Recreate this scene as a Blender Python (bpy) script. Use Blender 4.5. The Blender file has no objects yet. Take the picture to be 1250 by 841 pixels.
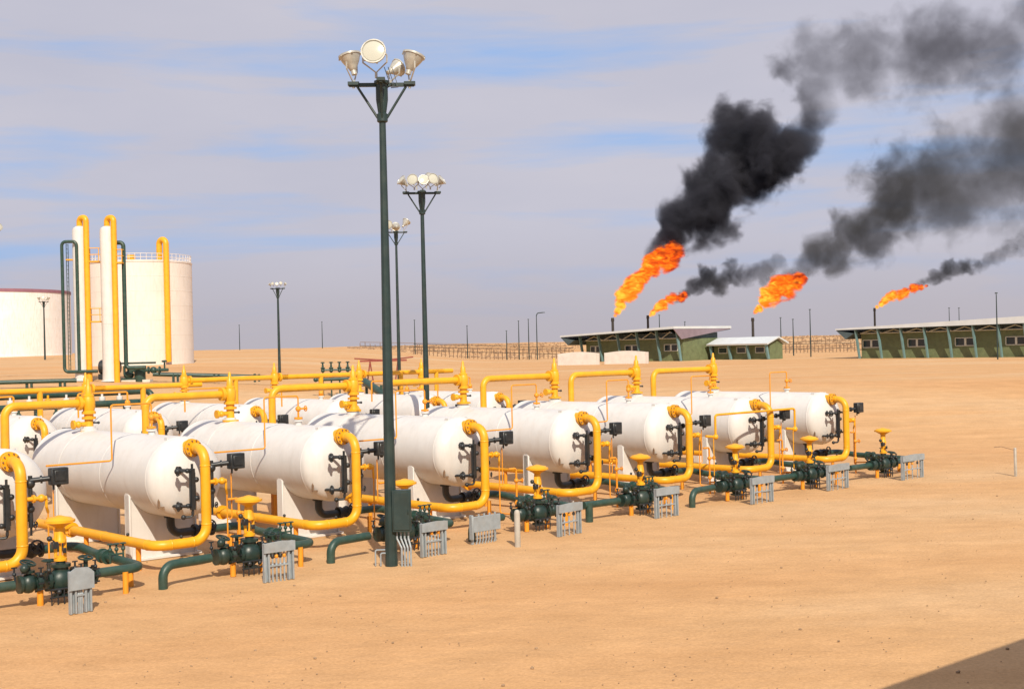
import bpy, bmesh, math, random
from mathutils import Vector, Matrix, noise
random.seed(7)
C = bpy.context.scene
COL = C.collection

# ------------------------------------------------------------------ camera
H_CAM, ROLL, FOC = 5.665, 0.0237, 1600.0 / 1250.0      # focal length in picture widths
cam = bpy.data.cameras.new('camera')
cam.sensor_fit = 'HORIZONTAL'; cam.sensor_width = 36.0; cam.lens = 36.0 * FOC
cam.shift_x = 0.0; cam.shift_y = (425.4 - 420.5) / 1250.0
cam.clip_start = 0.5; cam.clip_end = 20000
camo = bpy.data.objects.new('camera', cam); COL.objects.link(camo)
camo.matrix_world = Matrix.Translation((0, 0, H_CAM)) @ Matrix.Rotation(math.radians(90), 4, 'X') @ Matrix.Rotation(-ROLL, 4, 'Z')
C.camera = camo

# ------------------------------------------------------------------ sky, sun, exposure
SUN_EL = math.radians(40); SUN_AZ = Vector((0.214, -0.977, 0)).normalized()
C.view_settings.view_transform = 'Standard'; C.view_settings.look = 'None'
C.view_settings.exposure = 0.15; C.view_settings.gamma = 1.0
W = bpy.data.worlds.new('World'); C.world = W; W.use_nodes = True
nt = W.node_tree; N = nt.nodes; L = nt.links; N.clear()
def nn(t, **kw):
    n = N.new(t)
    for k, v in kw.items(): setattr(n, k, v)
    return n
sky = nn('ShaderNodeTexSky', sky_type='NISHITA', sun_disc=False, sun_elevation=SUN_EL,
         sun_rotation=math.atan2(SUN_AZ.x, SUN_AZ.y), altitude=100, air_density=1.2, dust_density=1.6, ozone_density=1.4)
tc = nn('ShaderNodeTexCoord'); sep = nn('ShaderNodeSeparateXYZ'); L.new(tc.outputs['Generated'], sep.inputs[0])
mp = nn('ShaderNodeMapping'); mp.inputs['Scale'].default_value = (2.2, 2.2, 19); mp.inputs['Location'].default_value = (1.1, 5.7, 0.75)
L.new(tc.outputs['Generated'], mp.inputs[0])
nz = nn('ShaderNodeTexNoise'); nz.inputs['Scale'].default_value = 1.55; nz.inputs['Detail'].default_value = 6; nz.inputs['Roughness'].default_value = 0.55
nz.inputs['Distortion'].default_value = 0.35
L.new(mp.outputs[0], nz.inputs['Vector'])
cr = nn('ShaderNodeValToRGB'); cr.color_ramp.elements[0].position = 0.25; cr.color_ramp.elements[0].color = (0.20, 0.20, 0.20, 1)
cr.color_ramp.elements[1].position = 0.50; cr.color_ramp.elements[1].color = (0.97, 0.97, 0.97, 1)
L.new(nz.outputs['Fac'], cr.inputs[0])
nz2 = nn('ShaderNodeTexNoise'); nz2.inputs['Scale'].default_value = 2.2; nz2.inputs['Detail'].default_value = 7
mp2 = nn('ShaderNodeMapping'); mp2.inputs['Scale'].default_value = (2, 2, 7); L.new(tc.outputs['Generated'], mp2.inputs[0]); L.new(mp2.outputs[0], nz2.inputs['Vector'])
cloudc = nn('ShaderNodeMix', data_type='RGBA')
cloudc.inputs[6].default_value = (4.4, 4.45, 5.4, 1); cloudc.inputs[7].default_value = (5.75, 5.5, 6.05, 1)
L.new(nz2.outputs['Fac'], cloudc.inputs[0])
blue = nn('ShaderNodeMix', data_type='RGBA'); blue.inputs[0].default_value = 0.85
blue.inputs[7].default_value = (2.2, 4.3, 8.2, 1); L.new(sky.outputs[0], blue.inputs[6])
m1 = nn('ShaderNodeMix', data_type='RGBA'); L.new(cr.outputs[0], m1.inputs[0]); L.new(blue.outputs[2], m1.inputs[6]); L.new(cloudc.outputs[2], m1.inputs[7])
hz = nn('ShaderNodeMapRange'); hz.inputs['From Min'].default_value = 0.0; hz.inputs['From Max'].default_value = 0.10
hz.inputs['To Min'].default_value = 0.85; hz.inputs['To Max'].default_value = 0.0; hz.interpolation_type = 'SMOOTHSTEP'
L.new(sep.outputs['Z'], hz.inputs['Value'])
m2 = nn('ShaderNodeMix', data_type='RGBA'); L.new(hz.outputs[0], m2.inputs[0]); L.new(m1.outputs[2], m2.inputs[6]); m2.inputs[7].default_value = (4.4, 4.05, 4.4, 1)
bg = nn('ShaderNodeBackground'); bg.inputs['Strength'].default_value = 0.1; L.new(m2.outputs[2], bg.inputs['Color'])
ow = nn('ShaderNodeOutputWorld'); L.new(bg.outputs[0], ow.inputs['Surface'])

sun = bpy.data.lights.new('sun', 'SUN'); sun.energy = 4.6; sun.angle = math.radians(0.53); sun.color = (1.0, 0.90, 0.74)
so = bpy.data.objects.new('sun', sun); COL.objects.link(so)
sd = Vector((SUN_AZ.x * math.cos(SUN_EL), SUN_AZ.y * math.cos(SUN_EL), math.sin(SUN_EL)))
so.rotation_euler = (-sd).to_track_quat('-Z', 'Y').to_euler(); so.location = sd * 60
C.cycles.volume_step_rate = 0.12; C.cycles.volume_max_steps = 256
C.cycles.max_bounces = 8; C.cycles.volume_bounces = 0; C.cycles.transparent_max_bounces = 16

# ------------------------------------------------------------------ site frame
TH = 0.7397; OX, OY = -11.964, 31.864
EX = Vector((math.cos(TH), math.sin(TH), 0)); EB = Vector((-math.sin(TH), math.cos(TH), 0))
def site(a, b, z=0.0): return Vector((OX, OY, z)) + EX * a + EB * b
def sm(v, a, b):
    t = min(1, max(0, (v - a) / (b - a))); return t * t * (3 - 2 * t)
def gz(X, Y):                                                  # height of the desert floor
    if Y < 62: return 0.0
    left = sm(-X, 0, 45)
    z = 2.4 * sm(Y, 64, 108) + 1.8 * left * sm(Y, 70, 108) + sm(Y, 140, 320) * (2.5 * left + 0.8 * (1 - left))
    if Y > 110:
        z += sm(Y, 110, 500) * 0.5 * noise.noise(Vector((X / 90, Y / 140, 3.3)))
    far = 7.3 + max(0, Y - 460) * 0.0035 + (0.5 + 0.0016 * max(0, Y - 460)) * noise.noise(Vector((X / 160, Y / 300, 1.3)))
    z += (far - z) * sm(Y, 320, 460)
    return z
def ray(px, py, d):                                            # a point d metres deep on the sight line of photo pixel (px, py)
    c, s = math.cos(ROLL), math.sin(ROLL)
    U, V = px - 625, 425.4 - py
    return Vector(((U * c + V * s) / 1600 * d, d, H_CAM + (-U * s + V * c) / 1600 * d))
def foot(px, d):                                               # ground point d metres deep in photo column px
    p = ray(px, 440, d); return Vector((p.x, p.y, gz(p.x, p.y)))

# ------------------------------------------------------------------ materials
def mat(name, col, rough=0.5, vary=0.12, scale=3.0, dust=0.0, bump=0.0, metal=0.0, streak=0.0, stain=(0.32, 0.24, 0.16)):
    m = bpy.data.materials.new(name); m.use_nodes = True
    t = m.node_tree; n = t.nodes; l = t.links; b = n['Principled BSDF']
    b.inputs['Roughness'].default_value = rough; b.inputs['Metallic'].default_value = metal
    g = n.new('ShaderNodeNewGeometry')
    no = n.new('ShaderNodeTexNoise'); no.inputs['Scale'].default_value = scale; no.inputs['Detail'].default_value = 6; no.inputs['Roughness'].default_value = 0.62
    l.new(g.outputs['Position'], no.inputs['Vector'])
    r = n.new('ShaderNodeValToRGB'); r.color_ramp.elements[0].position = 0.32; r.color_ramp.elements[1].position = 0.68
    r.color_ramp.elements[0].color = tuple(c * (1 - vary) for c in col) + (1,)
    r.color_ramp.elements[1].color = tuple(min(1, c * (1 + vary)) for c in col) + (1,)
    l.new(no.outputs['Fac'], r.inputs[0]); out = r.outputs[0]
    if streak or dust:
        mpn = n.new('ShaderNodeMapping'); mpn.inputs['Scale'].default_value = (2.2, 2.2, 0.35) if streak else (1, 1, 1)
        l.new(g.outputs['Position'], mpn.inputs[0])
        n2 = n.new('ShaderNodeTexNoise'); n2.inputs['Scale'].default_value = 1.7; n2.inputs['Detail'].default_value = 8; n2.inputs['Roughness'].default_value = 0.68
        l.new(mpn.outputs[0], n2.inputs['Vector'])
        r2 = n.new('ShaderNodeMapRange'); r2.inputs['From Min'].default_value = 0.48; r2.inputs['From Max'].default_value = 0.78
        r2.inputs['To Max'].default_value = streak or dust; l.new(n2.outputs['Fac'], r2.inputs['Value'])
        mx = n.new('ShaderNodeMix'); mx.data_type = 'RGBA'; l.new(r2.outputs[0], mx.inputs[0]); l.new(out, mx.inputs[6]); mx.inputs[7].default_value = stain + (1,)
        out = mx.outputs[2]
    l.new(out, b.inputs['Base Color'])
    rr = n.new('ShaderNodeMapRange'); rr.inputs['To Min'].default_value = max(0.05, rough - 0.12); rr.inputs['To Max'].default_value = min(1, rough + 0.15)
    l.new(no.outputs['Fac'], rr.inputs['Value']); l.new(rr.outputs[0], b.inputs['Roughness'])
    if bump:
        bp = n.new('ShaderNodeBump'); bp.inputs['Strength'].default_value = bump; bp.inputs['Distance'].default_value = 0.03
        nb = n.new('ShaderNodeTexNoise'); nb.inputs['Scale'].default_value = scale * 4; nb.inputs['Detail'].default_value = 4
        l.new(g.outputs['Position'], nb.inputs['Vector']); l.new(nb.outputs['Fac'], bp.inputs['Height']); l.new(bp.outputs[0], b.inputs['Normal'])
    return m
M = {}
M['white'] = mat('tank_white_paint', (0.645, 0.63, 0.605), 0.42, 0.05, 1.3, streak=0.20, bump=0.05)
M['silo'] = mat('storage_tank_paint', (0.72, 0.66, 0.60), 0.6, 0.05, 0.25, streak=0.30, stain=(0.45, 0.34, 0.22))
M['silo2'] = mat('old_storage_tank_paint', (0.82, 0.79, 0.75), 0.6, 0.05, 0.2, streak=0.5, stain=(0.5, 0.36, 0.2))
M['yellow'] = mat('yellow_paint', (0.77, 0.365, 0.011), 0.42, 0.09, 2.5, dust=0.28, stain=(0.50, 0.26, 0.06), bump=0.04)
M['orange'] = mat('orange_paint', (0.74, 0.29, 0.02), 0.5, 0.10, 5)
M['green'] = mat('dark_green_paint', (0.021, 0.056, 0.044), 0.42, 0.2, 4, dust=0.30, stain=(0.16, 0.15, 0.10), bump=0.06)
M['deepgreen'] = mat('deep_green_paint', (0.012, 0.031, 0.026), 0.4, 0.25, 5, dust=0.30, stain=(0.12, 0.12, 0.08), bump=0.08)
M['pole'] = mat('pole_green_paint', (0.015, 0.034, 0.033), 0.45, 0.2, 2, dust=0.22, stain=(0.10, 0.10, 0.075))
M['black'] = mat('black_paint', (0.018, 0.022, 0.026), 0.4, 0.2, 6, dust=0.25, stain=(0.12, 0.10, 0.07))
M['grey'] = mat('grey_galvanised', (0.30, 0.345, 0.375), 0.5, 0.12, 5, dust=0.3, metal=0.15)
M['lampmetal'] = mat('lamp_shell', (0.46, 0.45, 0.40), 0.35, 0.15, 8, dust=0.4, stain=(0.25, 0.20, 0.13), metal=0.25)
M['concrete'] = mat('pale_concrete', (0.62, 0.57, 0.50), 0.8, 0.1, 3, dust=0.2)
M['postw'] = mat('post_white', (0.42, 0.39, 0.34), 0.7, 0.1, 6, dust=0.4)
M['bgreen'] = mat('building_green', (0.13, 0.16, 0.075), 0.75, 0.2, 1.2, dust=0.25, stain=(0.2, 0.17, 0.1), bump=0.1)
M['bstrut'] = mat('pale_blue_green_steel', (0.14, 0.25, 0.26), 0.5, 0.12, 1.5)
M['roofw'] = mat('roof_white', (0.56, 0.59, 0.60), 0.55, 0.06, 0.6)
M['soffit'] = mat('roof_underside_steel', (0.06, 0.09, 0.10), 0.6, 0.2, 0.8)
M['pinkroof'] = mat('mauve_sheet', (0.22, 0.17, 0.20), 0.6, 0.1, 0.8)
M['pane'] = mat('dark_window_glass', (0.02, 0.03, 0.035), 0.12, 0.1, 1)
M['frame'] = mat('window_frame_cream', (0.55, 0.56, 0.48), 0.5, 0.06, 2)
M['wallw'] = mat('whitewashed_wall', (0.62, 0.57, 0.52), 0.8, 0.08, 0.8, dust=0.2)
M['red'] = mat('red_oxide_paint', (0.24, 0.05, 0.035), 0.5, 0.15, 2)
M['rust'] = mat('rusty_steel', (0.20, 0.125, 0.075), 0.7, 0.25, 1.2)
M['stack'] = mat('sooty_steel', (0.03, 0.028, 0.027), 0.7, 0.3, 1)
M['rim'] = mat('purple_primer', (0.28, 0.13, 0.17), 0.6, 0.1, 0.5)
lens = bpy.data.materials.new('lamp_lens'); lens.use_nodes = True
lb = lens.node_tree.nodes['Principled BSDF']; lb.inputs['Base Color'].default_value = (0.50, 0.50, 0.42, 1); lb.inputs['Roughness'].default_value = 0.18
lv = lens.node_tree.nodes.new('ShaderNodeTexVoronoi'); lv.inputs['Scale'].default_value = 14
lbump = lens.node_tree.nodes.new('ShaderNodeBump'); lbump.inputs['Strength'].default_value = 0.3
lens.node_tree.links.new(lv.outputs['Distance'], lbump.inputs['Height']); lens.node_tree.links.new(lbump.outputs[0], lb.inputs['Normal'])
M['lens'] = lens

def sand_material():
    m = bpy.data.materials.new('desert_sand'); m.use_nodes = True
    t = m.node_tree; n = t.nodes; l = t.links; b = n['Principled BSDF']; b.inputs['Roughness'].default_value = 0.95
    b.inputs['Specular IOR Level'].default_value = 0.15
    g = n.new('ShaderNodeNewGeometry')
    def noi(sc, det, rough=0.6, scale=(1, 1, 1), dist=0.0):
        q = n.new('ShaderNodeMapping'); q.inputs['Scale'].default_value = scale; q.inputs['Rotation'].default_value = (0, 0, 0.35); l.new(g.outputs['Position'], q.inputs[0])
        x = n.new('ShaderNodeTexNoise'); x.inputs['Scale'].default_value = sc; x.inputs['Detail'].default_value = det; x.inputs['Roughness'].default_value = rough; x.inputs['Distortion'].default_value = dist
        l.new(q.outputs[0], x.inputs['Vector']); return x.outputs['Fac']
    def ramp(src, stops):
        r = n.new('ShaderNodeValToRGB'); e = r.color_ramp.elements
        while len(e) < len(stops): e.new(0.5)
        for k, (p, c) in zip(e, stops): k.position = p; k.color = c + (1,)
        l.new(src, r.inputs[0]); return r.outputs[0]
    def mix(f, a, c, mode='MIX'):
        x = n.new('ShaderNodeMix'); x.data_type = 'RGBA'; x.blend_type = mode
        if isinstance(f, float): x.inputs[0].default_value = f
        else: l.new(f, x.inputs[0])
        l.new(a, x.inputs[6]); l.new(c, x.inputs[7]); return x.outputs[2]
    big = ramp(noi(0.045, 4, 0.5, (0.5, 1.6, 1), 0.6), [(0.3, (0.575, 0.325, 0.148)), (0.52, (0.60, 0.365, 0.178)), (0.72, (0.61, 0.42, 0.24))])
    mid = ramp(noi(0.55, 7, 0.66), [(0.25, (0.85, 0.83, 0.80)), (0.75, (1.08, 1.08, 1.08))])
    fine = ramp(noi(14, 5, 0.75), [(0.25, (0.78, 0.75, 0.72)), (0.75, (1.15, 1.15, 1.17))])
    c = mix(1.0, mix(0.9, big, mid, 'MULTIPLY'), fine, 'MULTIPLY')
    trk = ramp(noi(1.0, 5, 0.6, (0.035, 0.9, 1), 0.3), [(0.33, (0.95, 0.94, 0.93)), (0.5, (1.0, 1.0, 1.0)), (0.68, (1.04, 1.05, 1.07))])
    c = mix(1.0, c, trk, 'MULTIPLY')
    l.new(c, b.inputs['Base Color'])
    bp = n.new('ShaderNodeBump'); bp.inputs['Strength'].default_value = 0.5; bp.inputs['Distance'].default_value = 0.05
    l.new(noi(3.5, 8, 0.7), bp.inputs['Height'])
    bp2 = n.new('ShaderNodeBump'); bp2.inputs['Strength'].default_value = 0.28; bp2.inputs['Distance'].default_value = 0.35
    l.new(noi(0.8, 4, 0.55), bp2.inputs['Height']); l.new(bp2.outputs[0], bp.inputs['Normal']); l.new(bp.outputs[0], b.inputs['Normal'])
    return m
M['sand'] = sand_material()

# ------------------------------------------------------------------ mesh helpers
class MB:
    def __init__(s): s.v = []; s.f = []
    def add(s, vs, fs):
        k = len(s.v); s.v += [tuple(v) for v in vs]; s.f += [tuple(i + k for i in f) for f in fs]; return s
    def box(s, c, size, rot=None):
        hx, hy, hz_ = (q / 2 for q in size)
        p = [Vector((x, y, z)) for x in (-hx, hx) for y in (-hy, hy) for z in (-hz_, hz_)]
        if rot: p = [rot @ q for q in p]
        c = Vector(c)
        return s.add([c + q for q in p], [(0, 1, 3, 2), (4, 6, 7, 5), (0, 4, 5, 1), (2, 3, 7, 6), (0, 2, 6, 4), (1, 5, 7, 3)])
    def hull(s, p8): return s.add(p8, [(0, 1, 2, 3), (7, 6, 5, 4), (0, 4, 5, 1), (1, 5, 6, 2), (2, 6, 7, 3), (3, 7, 4, 0)])
    def tube(s, path, r, seg=12, closed=False):
        path = [Vector(p) for p in path]; n = len(path); vs = []; fs = []
        up = None
        for i, p in enumerate(path):
            if closed: d = path[(i + 1) % n] - path[i - 1]
            else: d = (path[min(i + 1, n - 1)] - p).normalized() + (p - path[max(i - 1, 0)]).normalized()
            d = d.normalized()
            if up is None:
                up = Vector((0, 0, 1)) if abs(d.z) < 0.9 else Vector((1, 0, 0))
            up = (up - d * up.dot(d)).normalized(); w = d.cross(up)
            rr = r[i] if isinstance(r, (list, tuple)) else r
            vs += [p + (up * math.cos(2 * math.pi * k / seg) + w * math.sin(2 * math.pi * k / seg)) * rr for k in range(seg)]
        for i in range(n if closed else n - 1):
            j = (i + 1) % n
            fs += [(i * seg + k, i * seg + (k + 1) % seg, j * seg + (k + 1) % seg, j * seg + k) for k in range(seg)]
        if not closed: fs += [tuple(range(seg))[::-1], tuple(range((n - 1) * seg, n * seg))]
        return s.add(vs, fs)
    def lathe(s, prof, o=(0, 0, 0), ax=(0, 0, 1), seg=20):        # prof: (radius, height along ax)
        o = Vector(o); ax = Vector(ax).normalized()
        u = ax.orthogonal().normalized(); w = ax.cross(u); vs = []; fs = []; n = len(prof)
        for r, h in prof:
            vs += [o + ax * h + (u * math.cos(2 * math.pi * k / seg) + w * math.sin(2 * math.pi * k / seg)) * max(r, 1e-4) for k in range(seg)]
        for i in range(n - 1):
            fs += [(i * seg + k, i * seg + (k + 1) % seg, (i + 1) * seg + (k + 1) % seg, (i + 1) * seg + k) for k in range(seg)]
        fs += [tuple(range(seg))[::-1], tuple(range((n - 1) * seg, n * seg))]
        return s.add(vs, fs)
    def flange(s, c, ax, r, t=0.05, seg=14): 
        return s.lathe([(r, -t / 2), (r, t / 2)], c, ax, seg)
    def ball(s, c, r, sc=(1, 1, 1), seg=12, rings=7):
        c = Vector(c); k0 = len(s.v)
        s.lathe([(r * math.sin(math.pi * i / rings), -r * math.cos(math.pi * i / rings)) for i in range(rings + 1)], (0, 0, 0), (0, 0, 1), seg)
        for i in range(k0, len(s.v)): v = s.v[i]; s.v[i] = (c.x + v[0] * sc[0], c.y + v[1] * sc[1], c.z + v[2] * sc[2])
        return s
    def wheel(s, c, ax, r, tr=0.018, spokes=4, seg=16):           # handwheel
        c = Vector(c); ax = Vector(ax).normalized(); u = ax.orthogonal().normalized(); w = ax.cross(u)
        P = lambda a, q=r: c + (u * math.cos(a) + w * math.sin(a)) * q
        s.tube([P(2 * math.pi * k / seg) for k in range(seg)], tr, 6, True)
        for k in range(spokes): s.tube([c, P(2 * math.pi * k / spokes)], tr * 0.8, 5)
        return s.lathe([(tr * 2, -tr), (tr * 2, tr)], c, ax, 8)
    def prism(s, poly, o, u, v, w):                               # polygon in (u, v) extruded by vector w
        o, u, v, w = map(Vector, (o, u, v, w)); n = len(poly)
        a = [o + u * x + v * y for x, y in poly]
        return s.add(a + [p + w for p in a], [tuple(range(n))[::-1], tuple(range(n, 2 * n))] + [(i, (i + 1) % n, n + (i + 1) % n, n + i) for i in range(n)])
    def build(s, name, m, parent=None, smooth=38, bevel=0.0):
        me = bpy.data.meshes.new(name); me.from_pydata(s.v, [], s.f)
        bm = bmesh.new(); bm.from_mesh(me); bmesh.ops.recalc_face_normals(bm, faces=bm.faces)
        if bevel: bmesh.ops.bevel(bm, geom=[e for e in bm.edges if e.calc_face_angle(0) > 0.6], offset=bevel, segments=1, affect='EDGES')
        bm.to_mesh(me); bm.free()
        if smooth:
            for p in me.polygons: p.use_smooth = True
            me.set_sharp_from_angle(angle=math.radians(smooth))
        me.materials.append(M[m] if isinstance(m, str) else m)
        o = bpy.data.objects.new(name, me); COL.objects.link(o)
        if parent: o.parent = parent
        return o
def bend(pts, rb=0.4, n=6):
    pts = [Vector(p) for p in pts]; out = [pts[0]]
    for i in range(1, len(pts) - 1):
        a, b, c = pts[i - 1], pts[i], pts[i + 1]
        d1 = (a - b).normalized(); d2 = (c - b).normalized()
        ang = d1.angle(d2)
        if ang > math.pi - 0.02: out.append(b); continue
        t = min(rb / math.tan(ang / 2), (a - b).length * 0.48, (c - b).length * 0.48); r = t * math.tan(ang / 2)
        cen = b + (d1 + d2).normalized() * (r / math.sin(ang / 2)); p0 = b + d1 * t - cen; p1 = b + d2 * t - cen
        tot = p0.angle(p1)
        for k in range(n + 1):
            f = k / n; out.append(cen + (p0 * math.sin((1 - f) * tot) + p1 * math.sin(f * tot)) / math.sin(tot))
    out.append(pts[-1]); return out
def tag(o, label, cat, group=None, kind=None):
    if label: o['label'] = label
    if cat: o['category'] = cat
    if group: o['group'] = group
    if kind: o['kind'] = kind
    return o
def thing(name, label, cat, loc, rz=TH, group=None):
    o = bpy.data.objects.new(name, None); COL.objects.link(o); o.empty_display_size = 0.3
    o.location = loc; o.rotation_euler = (0, 0, rz); return tag(o, label, cat, group)
def dup(root, label, loc, rz=None, group=None):
    def cp(o, par):
        c = o.copy(); COL.objects.link(c); c.parent = par
        for ch in list(o.children): cp(ch, c)
        return c
    r = cp(root, None); r.location = loc; r['label'] = label
    if rz is not None: r.rotation_euler = (0, 0, rz)
    if group: r['group'] = group
    return r
ORD = ['leftmost, cut by the frame,', 'second from the left', 'third from the left', 'fourth from the left',
       'fourth from the right', 'third from the right', 'second from the right', 'rightmost']

# ------------------------------------------------------------------ ground
def ground():
    xs = sorted(set([round(math.sinh(t / 60.0 * 5.2) * 22, 2) for t in range(-60, 61)] + [float(x) for x in range(-40, 41, 1)]))
    ys = sorted(set([round(-80 + 4 * i, 2) for i in range(22)] + [float(y) for y in range(8, 140, 2)] + [140 * (1.035 ** i) for i in range(115)]))
    vs = []; rng = random.Random(3)
    for y in ys:
        for x in xs:
            z = gz(x, y)
            if 8 < y < 140: z += 0.035 * (noise.noise(Vector((x / 2.2, y / 2.2, 0))) - 0.3) * sm(y, 8, 14) if y > 8 else 0
            vs.append((x, y, z))
    w = len(xs)
    fs = [(j * w + i, j * w + i + 1, (j + 1) * w + i + 1, (j + 1) * w + i) for j in range(len(ys) - 1) for i in range(w - 1)]
    b = MB(); b.v = vs; b.f = fs
    o = b.build('ground', 'sand', smooth=180); o['kind'] = 'structure'
ground()

# ------------------------------------------------------------------ pressure tanks
R_T, Z_T, Y0_T, Y1_T, HD = 1.12, 2.34, 0.65, 9.35, 0.56
def shell_prof():
    p = [(R_T * math.sin(t * math.pi / 20), HD * (1 - math.cos(t * math.pi / 20))) for t in range(11)]
    L_ = Y1_T - Y0_T
    for y in (0.6, 3.4, 6.2, L_ - 0.6):
        p += [(R_T, y - 0.035), (R_T + 0.009, y - 0.02), (R_T + 0.009, y + 0.02), (R_T, y + 0.035)]
    p += [(R_T * math.cos(t * math.pi / 20), L_ - HD + HD * math.sin(t * math.pi / 20)) for t in range(11)]
    return p
def make_tank():
    t = thing('pressure_tank', '', 'tank', site(0, 0), TH)
    MB().lathe(shell_prof(), (0, Y0_T, Z_T), (0, 1, 0), 56).build('shell', 'white', t, smooth=24)
    for y in (2.55, 7.4):
        arc = [(1.03 - 2.06 * k / 16, 0) for k in range(17)]
        poly = [(-1.03, 0), (1.03, 0)] + [(x, Z_T - math.sqrt(1.115 ** 2 - x * x)) for x, _ in arc]
        s_ = MB().prism(poly, (0, y - 0.1, 0), (1, 0, 0), (0, 0, 1), (0, 0.2, 0))
        for sx in (-1.0, 1.0): s_.box((sx, y, 0.93), (0.06, 0.30, 1.86))
        s_.box((0, y, 0.04), (2.3, 0.42, 0.08))
        s_.build('saddle', 'white', t, bevel=0.012)
    # gas nozzle flange on the front head
    MB().lathe([(0.19, -0.3), (0.19, -0.03), (0.25, -0.03), (0.25, 0.03), (0.19, 0.03)], (0, 0.72, 3.17), (0, -1, 0), 18).build('outlet_nozzle', 'yellow', t)
    # level gauge: black glass column between two valved arms
    g = MB().box((-0.27, 0.22, 2.1), (0.11, 0.13, 1.1)).box((-0.27, 0.22, 2.1), (0.16, 0.07, 0.9))
    g.tube([(-0.27, 0.22, 1.42), (-0.27, 0.22, 2.78)], 0.035, 8)
    for z in (1.62, 2.60): g.tube([(-0.27, 0.22, z), (-0.5, 0.9, z)], 0.04, 8).flange((-0.42, 0.66, z), (-0.23, 0.68, 0), 0.10)
    for z in (1.85, 2.35): g.ball((-0.17, 0.18, z), 0.075)
    g = g.build('level_gauge', 'black', t)
    for z in (1.66, 2.60):
        w = MB().tube([(-0.27, 0.22, z), (-0.66, 0.30, z)], 0.035, 8).ball((-0.40, 0.24, z), 0.07).wheel((-0.66, 0.30, z), (-1, 0.2, 0), 0.12, 0.022)
        w.ball((-0.66, 0.30, z), 0.085).build('gauge_valve', 'black', g)
    MB().tube(bend([(-0.27, 0.24, 1.50), (-0.27, 0.24, 1.36), (-0.55, 0.34, 1.36)], 0.06), 0.035, 7).ball((-0.5, 0.32, 1.36), 0.07).build('gauge_drain', 'black', g)
    # level controller: float column and pilot box
    k = MB().tube([(0.33, 0.25, 1.55), (0.33, 0.25, 2.82)], 0.055, 10).ball((0.33, 0.25, 2.62), 0.12).ball((0.33, 0.25, 2.0), 0.10)
    for z in (1.75, 2.6): k.tube([(0.33, 0.25, z), (0.42, 0.95, z)], 0.04, 8).flange((0.37, 0.6, z), (0.1, 0.7, 0), 0.10)
    k.tube([(0.33, 0.25, 2.70), (0.78, 0.02, 2.74)], 0.065, 10).flange((0.56, 0.13, 2.72), (0.45, -0.2, 0.04), 0.10)
    k.tube([(0.33, 0.25, 1.55), (0.33, 0.25, 1.35)], 0.03, 6).wheel((0.40, 0.15, 1.62), (0.5, -0.8, 0), 0.075, 0.015).build('level_controller', 'black', t)
    MB().box((0.93, -0.02, 2.78), (0.44, 0.24, 0.42)).box((0.93, -0.15, 2.80), (0.30, 0.03, 0.28)).tube([(0.80, -0.02, 2.58), (0.80, -0.02, 2.44)], 0.03, 6).ball((0.94, 0, 2.56), 0.06).build('control_box', 'black', t, bevel=0.02)
    # small yellow pressure branch and red-orange tubing
    MB().tube([(0.12, 0.0, 2.27), (0.62, 0.0, 2.27)], 0.055, 10).ball((0.50, 0, 2.27), 0.10).flange((0.3, 0, 2.27), (1, 0, 0), 0.10).tube(bend([(0.62, 0, 2.27), (0.62, 0, 2.05), (0.70, 0.1, 1.9)], 0.08), 0.035, 7).build('pressure_branch', 'yellow', t)
    tb = MB().tube(bend([(0.70, 0.1, 1.95), (0.70, 0.1, 0.35), (0.75, -0.5, 0.35)], 0.1), 0.022, 6).tube(bend([(0.84, 0.1, 2.45), (0.84, 0.1, 1.2), (0.70, 0.1, 1.2)], 0.08), 0.018, 6)
    tb.build('impulse_tube', 'orange', t)
    # pads, davit and manway on the top of the shell
    MB().lathe([(0.26, -0.05), (0.26, 0.06), (0.19, 0.06), (0.19, 0.12)], (0, 7.1, Z_T + R_T), (0, 0, 1), 18).build('top_pad', 'white', t)
    MB().lathe([(0.10, -0.05), (0.10, 0.10), (0.15, 0.10), (0.15, 0.15)], (0, 3.0, Z_T + R_T), (0, 0, 1), 14).build('top_pad', 'white', t)
    lg = MB()
    for sx in (-1, 1): lg.box((sx * 0.42, 1.35, Z_T + 1.04), (0.03, 0.16, 0.14))
    lg.build('lifting_lug', 'white', t)
    MB().box((-0.86, 1.0, 1.72), (0.05, 0.05, 0.26)).box((-0.80, 0.98, 1.60), (0.16, 0.06, 0.04)).build('bracket', 'rust', t)
    return t
tank0 = make_tank()
tank0['label'] = f'white horizontal pressure tank, {ORD[0]} of the front row'
A_OFF = [-0.05, -0.06, -0.12, -0.1, 0.08, 0.0, 0.0, 0.30]
AX = [5 * i + A_OFF[i] for i in range(8)]
tank0.location = site(AX[0], 0); tank0['group'] = 'white tanks of the front row'
tanks = [tank0]
for i in range(1, 8):
    tanks.append(dup(tank0, f'white horizontal pressure tank, {ORD[i]} in the front row', site(AX[i], 0)))
A2 = [8.1, 13.0, 17.9, 22.9, 28.1, 32.3]
T2 = ['beyond the left-edge pipe, far left of the back row', 'second of the back row, its head above the second front tank',
      'third of the back row, its head above the third front tank', 'fourth of the back row, seen left of the nearest mast',
      'fifth of the back row, crossed by the second floodlight mast', 'farthest right of the back row']
for a, s_ in zip(A2, T2): dup(tank0, f'white pressure tank {s_}', site(a, 18.0), group='white tanks of the back row')

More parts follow.
